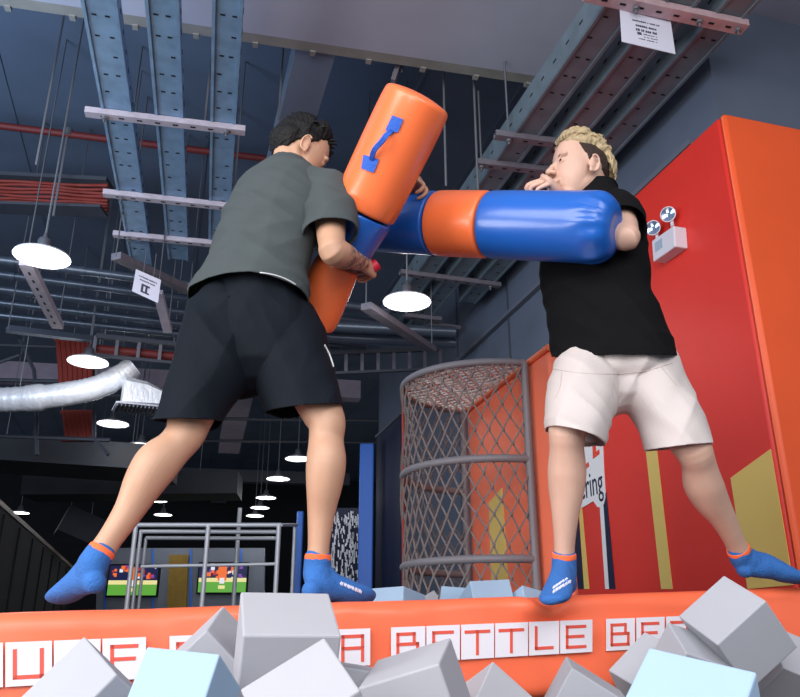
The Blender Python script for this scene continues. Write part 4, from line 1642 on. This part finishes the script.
def hair_cap(M, line, thick, groove, seed, nu=150, nv=90, c=V((-.014, 0, .036)), rad=(.098, .074, .084), comb=0.0):
    """hair shell over the skull; line(az)-> lowest elevation in degrees, thick(az, el)-> thickness"""
    vs, fs = [], []
    for j in range(nv + 1):
        el = -75 + 165 * j / nv
        for i in range(nu):
            az = -180 + 360 * i / nu
            e, a = R(el), R(az)
            d = V((math.cos(e) * math.cos(a), math.cos(e) * math.sin(a), math.sin(e)))
            rr = 1 / math.sqrt((d.x / rad[0]) ** 2 + (d.y / rad[1]) ** 2 + (d.z / rad[2]) ** 2)
            jag = 4.0 * noise.noise(V((az * .12, seed, el * .02)))
            m = smoothstep((el - line(abs(az)) + jag) / 9.0)
            t = thick(az, el)
            g = noise.noise(V((az * groove * (math.cos(e) + .15), el * .02 + seed, seed))) + .6 * noise.noise(V((az * groove * 2.3 * (math.cos(e) + .15), el * .04, seed + 9)))
            r_ = rr - .010 + m * (.011 + t * (1 + .32 * g))
            vs.append(c + d * r_)
    for j in range(nv):
        for i in range(nu):
            k = (i + 1) % nu
            fs.append((j * nu + i, j * nu + k, (j + 1) * nu + k, (j + 1) * nu + i))
    fs.append(tuple(range(nu))[::-1])
    return [M @ p for p in vs], fs


def interp(tab):
    def f(a):
        a = abs(a)
        for (a0, v0), (a1, v1) in zip(tab, tab[1:]):
            if a <= a1: return v0 + (v1 - v0) * smoothstep((a - a0) / (a1 - a0))
        return tab[-1][1]
    return f


def lock(M, pts, r, seg=8):
    rows = catmull([[*p, q] for p, q in zip(pts, r)], 4)
    return [M @ V(x[:3]) for x in rows], [x[3] for x in rows]


def face_bits(person, M, squint=.0):
    for s in (-1, 1):
        b = MB(); b.add(*xf(ell((.0855, s * .031, .0035), (.0035, .0125, .0036 - squint), (0, 0, s * -.35)), M)); b.build('eye', M_eye, person, smooth=180)
        b = MB()
        pts, rr = lock(M, [V((.0865, s * .012, .024)), V((.0850, s * .028, .030)), V((.0740, s * .046, .026))], [.002, .0036, .0012])
        b.tube(pts, rr, 8); b.build('eyebrow', M_brow, person, smooth=180)


def cut(a, b, rad, n=None, back=.05):
    """open hem at b on a garment that runs a -> b; n is the hem plane's normal"""
    a, b = V(a), V(b)
    t = (b - a).normalized()
    return (b, t if n is None else V(n), t, rad, back)


# ------------------------------------------------------------------ man in the dark grey shirt
fL = V((.5, .866, 0)); rL = V((.866, -.5, 0))
hd = V((math.cos(R(32)), math.sin(R(32)), -.06))
hl = UP.cross(hd).normalized()
earL = P(308.5, 146, 2.40)
HML = headM(earL + hl * .074, hd, pitch=R(-20), s=1.03)
NkL = P(290, 172, 2.45)
RS, RE, RW = P(329, 199, 2.37), P(332, 251, 2.24), P(362, 264, 2.44)
LS = RS - rL * .34 + fL * .10 + UP * .02
LE, LW = P(322, 206, 2.74), P(396, 189, 2.56)
hipL, kneeL, ankL = P(222, 325, 2.34), P(185, 434, 2.22), P(93, 563, 2.13)
hipR, kneeR, ankR = P(286, 322, 2.38), P(327, 424, 2.30), P(317, 570, 2.33)
heelL, toeL = P(95, 585, 2.11), P(57, 598, 2.25)
heelR, toeR = P(312, 593, 2.28), P(369, 598, 2.44)
for n_, a, b_ in (('Rarm', RS, RE), ('Rfore', RE, RW), ('Larm', LS, LE), ('Lfore', LE, LW), ('thighL', hipL, kneeL), ('shankL', kneeL, ankL), ('thighR', hipR, kneeR), ('shankR', kneeR, ankR), ('footL', heelL, toeL), ('footR', heelR, toeR)):
    print('LEN', n_, round((b_ - a).length, 3))
print('feet z', [round(x.z - beamtop(x.x, x.y), 3) for x in (heelL, toeL, heelR, toeR)])

pcs = head_pieces(HML)
neckTop = HML @ V((-.03, 0, -.035))
pcs.append(loft([(neckTop, .056, .060), ((neckTop + NkL) / 2, .058, .060), (NkL, .068, .066), (NkL - UP * .06 - fL * .0, .12, .08)], rL))
torso_px = [(286, 188, 2.44, .12, .07), (277, 205, 2.43, .145, .085), (270, 228, 2.41, .14, .09), (262, 255, 2.39, .12, .085), (256, 285, 2.37, .125, .09), (254, 315, 2.36, .14, .10), (254, 345, 2.36, .13, .1)]
pcs.append(loft([(P(x, y, Y), a, b_) for x, y, Y, a, b_ in torso_px], rL))
pcs += leg_pieces(hipL, kneeL, ankL, V((-.45, -.8, .25)), 1.04)
pcs += leg_pieces(hipR, kneeR, ankR, V((.35, -.9, 0)), 1.04)
pcs += foot_pieces(ankL, heelL, toeL, 0, ankL + (kneeL - ankL).normalized() * .03) + foot_pieces(ankR, heelR, toeR, 0, ankR + (kneeR - ankR).normalized() * .03)
pcs += arm_pieces(RS, RE, RW, 1.04) + arm_pieces(LS, LE, LW)
pcs += hand_pieces(RW, V((.35, .80, .20)), V((.80, -.45, .15)), 1, curl=(55, 75, 45), thumb=(.75, .55, -.45), s=.95)
pcs += hand_pieces(LW, V((.95, -.25, .10)), V((0.1, .2, 1)), -1, curl=(55, 60, 40), thumb=(.7, .6, -.4))
lipfL = HML @ V((.094, 0, -.069))


def lipmat(M):
    c = np.array(M @ V((.096, 0, -.069)))
    def fm(pc):
        d = np.linalg.norm((pc - c), axis=1)
        return (d < .0125).astype(int)
    return fm


def postL(co, nr, me):
    add_ink(me, co, RE, RW); return co


manL = fuse('person', pcs, [M_skinL, M_lip], voxel=.0034, smooth=4, post=postL, facemat=lipmat(HML))
tag(manL, 'man in dark grey t-shirt and black shorts seen from behind, astride the beam at left', 'person')
face_bits(manL, HML)
# hair
lineL = interp([(0, 34), (35, 32), (55, 18), (66, -2), (80, -16), (92, -4), (108, -30), (135, -55), (180, -62)])
def thickL(az, el):
    a = abs(az)
    top_ = smoothstep((el - 25) / 28)
    t = .004 + .022 * top_
    if a > 100: t += .012 * smoothstep((el + 5) / 30)
    t += .013 * smoothstep((a - 112) / 20) * smoothstep((10 - el) / 20)
    if a < 80: t += .016 * smoothstep((el - 30) / 16)
    return t
hv = hair_cap(HML, lineL, thickL, .16, 3.0)
b = MB(); b.add(*hv)
rnd = random.Random(21)
for i in range(190):
    az = R(rnd.uniform(-180, 180)); el = R(rnd.uniform(36, 85))
    d = V((math.cos(el) * math.cos(az), math.cos(el) * math.sin(az), math.sin(el)))
    p0 = V((-.014, 0, .036)) + V((d.x * .098, d.y * .074, d.z * .084)) * 1.16
    fw_ = V((.9, rnd.uniform(-.5, .5), .2 + rnd.uniform(-.2, .3)))
    p1 = p0 + d * .012 + fw_ * .014; p2 = p1 + fw_ * .014 + d * -.002
    pts, rr = lock(HML, [p0, p1, p2], [.006, .005, .0012]); b.tube(pts, rr, 6)
M_hairL = mat('black_hair', (11, 11, 13), 0.6, bump=0.6, bscale=120, spec=.3)
b.build('hair', M_hairL, manL, smooth=180)

# t-shirt
M_shirtL = mat('charcoal_tee', (70, 77, 79), 0.9, bump=0.12, bscale=240, spec=.2)
rings = [(293, 166, 2.452, .060, .062), (290, 173, 2.45, .088, .072), (285, 184, 2.44, .146, .09), (277, 201, 2.43, .18, .115), (269, 226, 2.41, .182, .125), (261, 252, 2.385, .172, .122), (255, 273, 2.37, .178, .132), (251, 288, 2.36, .190, .144), (248, 298, 2.355, .198, .150), (246, 320, 2.35, .198, .150)]
sp = [loft([(P(x, y, Y), a, b_) for x, y, Y, a, b_ in rings], rL, r0=False, seg=40)]
shx = P(306, 194, 2.41)
slv = []
slv.append(loft([(shx, .085, .09), (RS, .075, .08), (RS + (RE - RS) * .35, .074, .078), (RS + (RE - RS) * .80, .071, .074)], fL, seg=30))
lsx = P(262, 198, 2.48)
slv.append(loft([(lsx, .085, .085), (LS, .074, .078), (LS + (LE - LS) * .6, .066, .068)], UP, seg=30))


def postShirtL(co, nr, me):
    return folds(co, nr, [((.75, .3, .45), (-.45, .1, .85), 2.4, 11, .012, 2), ((.8, .0, -.5), (.5, 0, .8), 2.2, 13, .011, 8), ((.3, 0, .9), (.9, 0, -.3), 3, 9, .007, 15)])


shirtL = fuse('t_shirt', sp, M_shirtL, manL, voxel=.005, smooth=6, post=postShirtL, cloth=.004, cuts=[cut(P(255, 273, 2.37), P(249, 302, 2.356), .34)])
for pc_, ct_ in zip(slv, (cut(RS, RS + (RE - RS) * .70, .2, V((RE - RS).normalized()) + V((0, .25, .0))), cut(LS, LS + (LE - LS) * .55, .2))):
    fuse('sleeve', [pc_], M_shirtL, shirtL, voxel=.005, smooth=4, post=postShirtL, cloth=.004, cuts=[ct_])
def collar(c0, axis, side, rx, ry, m, parent):
    t = V(axis).normalized(); s = V(side); s = (s - t * s.dot(t)).normalized(); u = t.cross(s)
    b = MB()
    for q, r in ((0, .0065), (-.008, .007)):
        b.tube([c0 + t * q + s * (rx + q * .3 * -1) * math.cos(2 * PI * i / 40) + u * (ry - q * .3) * math.sin(2 * PI * i / 40) for i in range(40)], r, 8, closed=True)
    b.build('collar', m, parent, smooth=180)


collar(P(293, 165, 2.452), P(293, 163, 2.452) - P(290, 172, 2.45), rL, .062, .064, M_shirtL, shirtL)

# shorts
M_shortsL = mat('black_shorts', (13, 20, 29), 0.8, bump=0.1, bscale=200, spec=.18)
hemLp, hemRp = P(187, 421, 2.215), P(306, 409, 2.31)
wai = P(253, 278, 2.365)
ss = [loft([(wai, .148, .105), (P(252, 298, 2.36), .165, .12), (P(252, 330, 2.36), .186, .14), (P(251, 352, 2.355), .175, .135)], rL, seg=40, r0=False)]
ss.append(loft([(P(226, 318, 2.345), .11, .12), (P(216, 350, 2.315), .118, .122), (P(204, 385, 2.27), .105, .108), (hemLp, .082, .084), (hemLp + (hemLp - P(204, 385, 2.27)) * .35, .078, .08)], rL, seg=36))
ss.append(loft([(P(280, 318, 2.375), .11, .12), (P(288, 350, 2.36), .122, .124), (P(296, 380, 2.335), .116, .118), (hemRp, .106, .104), (hemRp + (hemRp - P(296, 380, 2.335)) * .4, .1, .1)], rL, seg=36))


def postShortsL(co, nr, me):
    return folds(co, nr, [((.5, 0, .8), (.8, 0, -.5), 2.4, 10, .012, 31), ((-.5, 0, .8), (.8, 0, .5), 2.4, 13, .009, 38)])


shortsL = fuse('shorts', ss, M_shortsL, manL, voxel=.005, smooth=6, post=postShortsL, cloth=.004, cuts=[cut(P(204, 385, 2.27), hemLp, .125, (0, .18, -1)), cut(P(296, 380, 2.335), hemRp, .14, (.1, .18, -1)), cut(P(252, 330, 2.36), P(253, 282, 2.364), .3)])
bvS = bvh_of(shortsL)
b = MB()
for pts in ([(324, 345), (329, 355), (333, 367)],):
    p = surf_line(bvS, pts, .002, lift=.002)
    if len(p) > 3: b.tube(p, .0028, 6)
bvT = bvh_of(shirtL)
b2 = MB(); p = surf_line(bvT, [(246, 273), (262, 273), (280, 277), (294, 284), (303, 292)], .002, lift=.002)
if len(p) > 3: b2.tube(p, .0022, 6); b2.build('hem_piping', mat('white_piping', (205, 210, 212), .8), shirtL, smooth=180)
if b.v: b.build('side_piping', mat('white_piping', (205, 210, 212), .8), shortsL, smooth=180)
sockA = sock(manL, 'sock', ankL, heelL, toeL, kneeL)
sockB = sock(manL, 'sock', ankR, heelR, toeR, kneeR)
recentre_list = [manL]


def scribble(sk, x0, y0, x1, y1, amp, n, w=.0016):
    bv_ = bvh_of(sk); b = MB()
    for i in range(n):
        f0, f1 = i / n, (i + .8) / n
        pts = []
        for k in range(7):
            f = f0 + (f1 - f0) * k / 6
            pts.append((x0 + (x1 - x0) * f, y0 + (y1 - y0) * f + amp * math.sin(k * 1.9 + i)))
        p = surf_line(bv_, pts, w, lift=.001, n=18)
        if len(p) > 3: b.tube(p, w, 5)
    if b.v: b.build('printed_script', M_socktext, sk)


scribble(sockB, 340, 583, 362, 592, 1.8, 6)

# ------------------------------------------------------------------ man in black shirt with blond hair
fR = V((-.6, -.8, 0)); lR = V((.8, -.6, 0))
hd = V((-.95, -.31, 0)).normalized(); hl = UP.cross(hd).normalized()
earR = P(588.5, 163, 2.43)
HMR = headM(earR - hl * .074, hd, pitch=R(8), s=1.07)
NkR = P(598, 193, 2.52)
LS2, LE2, LW2 = P(618, 211, 2.46), P(627, 238, 2.31), P(560, 217, 2.59)
RS2, RE2, RW2 = P(560, 212, 2.62), P(590, 236, 2.53), P(565, 199, 2.45)
hipA, kneeA, ankA = P(591, 352, 2.60), P(567, 432, 2.36), P(564, 567, 2.50)
hipB, kneeB, ankB = P(637, 352, 2.54), P(694, 451, 2.47), P(742, 558, 2.72)
heelA, toeA = P(568, 587, 2.51), P(552, 599, 2.33)
heelB, toeB = P(744, 571, 2.72), P(806, 579, 2.80)
for n_, a, b_ in (('Larm', LS2, LE2), ('Lfore', LE2, LW2), ('Rarm', RS2, RE2), ('Rfore', RE2, RW2), ('thighA', hipA, kneeA), ('shankA', kneeA, ankA), ('thighB', hipB, kneeB), ('shankB', kneeB, ankB), ('footA', heelA, toeA), ('footB', heelB, toeB)):
    print('LEN2', n_, round((b_ - a).length, 3))
print('feet z', [round(x.z - beamtop(x.x, x.y), 3) for x in (heelA, toeA, heelB, toeB)])
pcs = head_pieces(HMR)
neckTop = HMR @ V((-.03, 0, -.035))
pcs.append(loft([(neckTop, .056, .060), ((neckTop + NkR) / 2, .058, .060), (NkR, .062, .062), (NkR - UP * .06, .10, .07)], lR))
pcs.append(loft([(P(x, y, Y), a, b_) for x, y, Y, a, b_ in [(595, 207, 2.53, .12, .07), (593, 225, 2.53, .145, .085), (593, 260, 2.54, .14, .09), (598, 300, 2.55, .125, .09), (606, 335, 2.555, .13, .09), (612, 365, 2.555, .14, .10)]], lR))
pcs += leg_pieces(hipA, kneeA, ankA, V((.3, .9, 0)), 1.05) + leg_pieces(hipB, kneeB, ankB, V((-.4, .7, -.3)), 1.05)
pcs += foot_pieces(ankA, heelA, toeA, 0, ankA + (kneeA - ankA).normalized() * .03) + foot_pieces(ankB, heelB, toeB, 0, ankB + (kneeB - ankB).normalized() * .03)
pcs += arm_pieces(LS2, LE2, LW2, 1.05) + arm_pieces(RS2, RE2, RW2)
pcs += hand_pieces(RW2, V((-.72, -.42, .55)), V((.25, -.55, .80)), -1, curl=(58, 85, 55), thumb=(.95, .45, .15), tcurl=-6, s=1.12)
pcs += hand_pieces(LW2, V((-.9, .1, -.3)), V((.1, .8, .3)), 1, curl=(45, 55, 40))
manR = fuse('person', pcs, [M_skinR, M_lip], voxel=.0034, smooth=4, facemat=lipmat(HMR))
tag(manR, 'blond man in black t-shirt and pale shorts, standing on the beam at right', 'person')
face_bits(manR, HMR, .0008)
# hair: dark undercut and blond swept top
line_dark = interp([(0, 60), (40, 38), (52, 20), (70, -4), (82, -22), (92, -6), (110, -14), (135, -34), (180, -44)])
def thick_dark(az, el): return .0035
b = MB(); b.add(*hair_cap(HMR, line_dark, thick_dark, .2, 5.0, 120, 70))
b.build('undercut', mat('dark_brown_hair', (58, 46, 42), 0.7, bump=.6, bscale=160, spec=.2), manR, smooth=180)
line_bl = interp([(0, 28), (40, 28), (60, 30), (95, 32), (125, 20), (150, -14), (180, -28)])
def thick_bl(az, el):
    a = abs(az)
    t = .018 + .022 * smoothstep((el - 36) / 26)
    if a < 80: t += .016 * smoothstep((el - 32) / 14) * (1 - a / 100)
    if a > 120: t += .006
    return t
hv = hair_cap(HMR, line_bl, thick_bl, .13, 11.0)
M_blond = mat('blond_hair', (172, 152, 118), 0.5, bump=.5, bscale=90, var=.25, vscale=40, spec=.3)
b = MB(); b.add(*hv)
rnd = random.Random(8)
for i in range(260):
    az = rnd.uniform(-150, 150) if i > 110 else rnd.uniform(-55, 55)
    el = rnd.uniform(44, 88) if i > 110 else rnd.uniform(40, 62)
    a, e = R(az), R(el)
    d = V((math.cos(e) * math.cos(a), math.cos(e) * math.sin(a), math.sin(e)))
    p0 = V((-.014, 0, .036)) + V((d.x * .098, d.y * .074, d.z * .084)) * 1.24
    bk = V((-.85, rnd.uniform(-.25, .25) + d.y * .3, rnd.uniform(-.1, .15))); bk = bk - d * bk.dot(d) * 1.1
    p1 = p0 + d * .011 + bk * .008; p2 = p1 + bk * .016 - d * .001; p3 = p2 + bk * .012 - d * .008
    pts, rr = lock(HMR, [p0, p1, p2, p3], [.006, .0065, .005, .0012]); b.tube(pts, rr, 6)
for i in range(60):
    s = rnd.choice((-1, 1)); az = s * rnd.uniform(125, 180); el = rnd.uniform(-5, 35)
    a, e = R(az), R(el)
    d = V((math.cos(e) * math.cos(a), math.cos(e) * math.sin(a), math.sin(e)))
    p0 = V((-.014, 0, .036)) + V((d.x * .098, d.y * .074, d.z * .084)) * 1.12
    dn = V((-.1, 0, -1))
    pts, rr = lock(HMR, [p0, p0 + d * .008 + dn * .014, p0 + d * .006 + dn * .034], [.006, .0065, .0012]); b.tube(pts, rr, 6)
b.build('hair', M_blond, manR, smooth=180)

M_shirtR = mat('black_tee', (12, 12, 15), 0.9, bump=0.12, bscale=240, spec=.15)
rings = [(598, 188, 2.52, .058, .060), (597, 196, 2.52, .078, .070), (595, 207, 2.525, .135, .09), (592, 224, 2.53, .18, .118), (592, 258, 2.54, .188, .122), (597, 298, 2.55, .182, .126), (606, 336, 2.555, .192, .140), (611, 362, 2.555, .208, .162), (613, 378, 2.555, .208, .162)]
sp = [loft([(P(x, y, Y), a, b_) for x, y, Y, a, b_ in rings], lR, r0=False, seg=40)]
slv = []
slv.append(loft([(P(606, 215, 2.50), .066, .07), (LS2, .066, .07), (LS2 + (LE2 - LS2) * .4, .068, .07), (LS2 + (LE2 - LS2) * .76, .068, .07)], fR, seg=30))
slv.append(loft([(P(585, 208, 2.58), .085, .09), (RS2, .074, .08), (RS2 + (RE2 - RS2) * .65, .068, .07)], fR, seg=30))


def postShirtR(co, nr, me):
    return folds(co, nr, [((.5, .2, -.7), (.7, 0, .5), 2.2, 10, .011, 52), ((.9, 0, .1), (0, 0, 1), 2.2, 13, .008, 58)])


shirtR = fuse('t_shirt', sp, M_shirtR, manR, voxel=.005, smooth=6, post=postShirtR, cloth=.004, cuts=[cut(P(606, 336, 2.555), P(610, 356, 2.555), .34, (0, .33, -1), .08)])
for pc_, ct_ in zip(slv, (cut(LS2, LS2 + (LE2 - LS2) * .62, .2), cut(RS2, RS2 + (RE2 - RS2) * .55, .2))):
    fuse('sleeve', [pc_], M_shirtR, shirtR, voxel=.005, smooth=4, post=postShirtR, cloth=.004, cuts=[ct_])
collar(P(598, 187, 2.52), UP, lR, .062, .064, M_shirtR, shirtR)
M_shortsR = mat('pale_shorts', (200, 190, 187), 0.8, bump=0.12, bscale=200)
hemAp, hemBp = P(576, 436, 2.37), P(679, 447, 2.48)
ss = [loft([(P(611, 346, 2.555), .160, .108), (P(611, 360, 2.555), .178, .126), (P(612, 376, 2.555), .182, .132), (P(613, 386, 2.555), .15, .10)], lR, seg=40, r0=False)]
ss.append(loft([(P(592, 364, 2.56), .098, .10), (P(586, 385, 2.51), .11, .11), (P(580, 408, 2.44), .098, .10), (hemAp, .084, .088), (hemAp + (hemAp - P(580, 408, 2.44)) * .4, .080, .084)], lR, seg=36))
ss.append(loft([(P(634, 358, 2.545), .12, .125), (P(650, 385, 2.53), .112, .114), (P(666, 414, 2.51), .100, .102), (hemBp, .092, .094), (hemBp + (hemBp - P(664, 414, 2.51)) * .4, .088, .09)], lR, seg=36))


def postShortsR(co, nr, me):
    return folds(co, nr, [((.5, 0, .8), (.8, 0, -.5), 2.2, 11, .011, 71), ((-.6, 0, .7), (.7, 0, .6), 2.2, 13, .009, 78)])


shortsR = fuse('shorts', ss, M_shortsR, manR, voxel=.005, smooth=6, post=postShortsR, cloth=.004, cuts=[cut(P(580, 408, 2.44), hemAp, .13, (-.3, .12, -1)), cut(P(664, 414, 2.51), hemBp, .13, (.1, .15, -1)), cut(P(611, 400, 2.555), P(611, 350, 2.555), .3, (-.15, .15, 1))])
bvS = bvh_of(shortsR)
for nm, lines in (('waistband_seam', [[(553, 369), (580, 373), (611, 374), (645, 371), (672, 363)]]), ('fly_seam', [[(612, 374), (614, 390), (616, 404)]]), ('pocket_seam', [[(562, 372), (560, 388), (555, 398)], [(661, 367), (676, 385)]])):
    b = MB()
    for l in lines:
        p = surf_line(bvS, l, .0012, lift=.0002)
        if len(p) > 3: b.tube(p, .0014, 5)
    if b.v: b.build(nm, mat('shorts_seam', (186, 172, 168), .9), shortsR, smooth=180)
sockC = sock(manR, 'sock', ankA, heelA, toeA, kneeA)
sockD = sock(manR, 'sock', ankB, heelB, toeB, kneeB)
scribble(sockC, 553, 592, 571, 581, 1.6, 6)
scribble(sockC, 553, 588, 568, 578, 1.2, 5)
for m_ in (manL, manR):
    n = len(m_.data.vertices); a = np.empty(n * 3); m_.data.vertices.foreach_get('co', a); a = a.reshape(-1, 3)
    c = V(((a[:, 0].min() + a[:, 0].max()) / 2, (a[:, 1].min() + a[:, 1].max()) / 2, a[:, 2].min()))
    m_.data.transform(Matrix.Translation(-c)); m_.location = c
    for ch in m_.children: ch.location = V(ch.location) - c

# =================================================================== LIGHT
def area(name, loc, target, size, power, color=(1, 1, 1), sy=None):
    l = bpy.data.lights.new(name, 'AREA'); l.energy = power; l.size = size; l.color = color
    if sy: l.shape = 'RECTANGLE'; l.size_y = sy
    o = bpy.data.objects.new(name, l); COL.objects.link(o); o.location = loc
    o.rotation_euler = (V(target) - V(loc)).to_track_quat('-Z', 'Y').to_euler()
    return o


area('key_hall_light', (-3.0, -1.4, 3.6), (0.2, 2.5, 1.3), 2.4, 165, (1.0, .97, .95))
area('fill_hall_light', (2.6, -2.0, 4.2), (0.6, 2.6, 1.3), 2.4, 110, (1.0, .98, .98))
area('pit_hall_light', (0.2, 0.3, 4.6), (0.2, 1.9, .4), 1.6, 10, (1, 1, 1))
area('low_left_fill', (-3.4, 0.6, 1.3), (1.6, 4.4, 0.5), 1.4, 80, (1.0, .98, .96))  # low fill added to brighten the lower red wall, not a fixture
area('front_fill', (-0.4, -3.2, 2.3), (0.2, 2.6, 1.2), 3.0, 205, (1.0, .98, .97))  # big fill added behind the camera to even out the shading
area('blue_ceiling_wash', (-4.5, 3.0, 3.0), (-3.0, 5.5, 5.6), 1.5, 130, (.55, .75, 1.0))
for lx, ly, _ in lamps:
    q = PZ(lx, ly, ZL)
    x, y, z = q.x, q.y, ZL - .12
    l = bpy.data.lights.new('pendant_light', 'POINT'); l.energy = 11; l.shadow_soft_size = .15
    o = bpy.data.objects.new('pendant_light', l); COL.objects.link(o); o.location = (x, y, z)
w = bpy.data.worlds.new('world'); SC.world = w; w.use_nodes = True
w.node_tree.nodes['Background'].inputs['Color'].default_value = (.50, .58, .72, 1)
w.node_tree.nodes['Background'].inputs['Strength'].default_value = 0.55

SC.view_settings.view_transform = 'Standard'
SC.view_settings.look = 'None'
SC.view_settings.gamma = 1
SC.view_settings.exposure = 0
SC.view_settings.use_curve_mapping = False
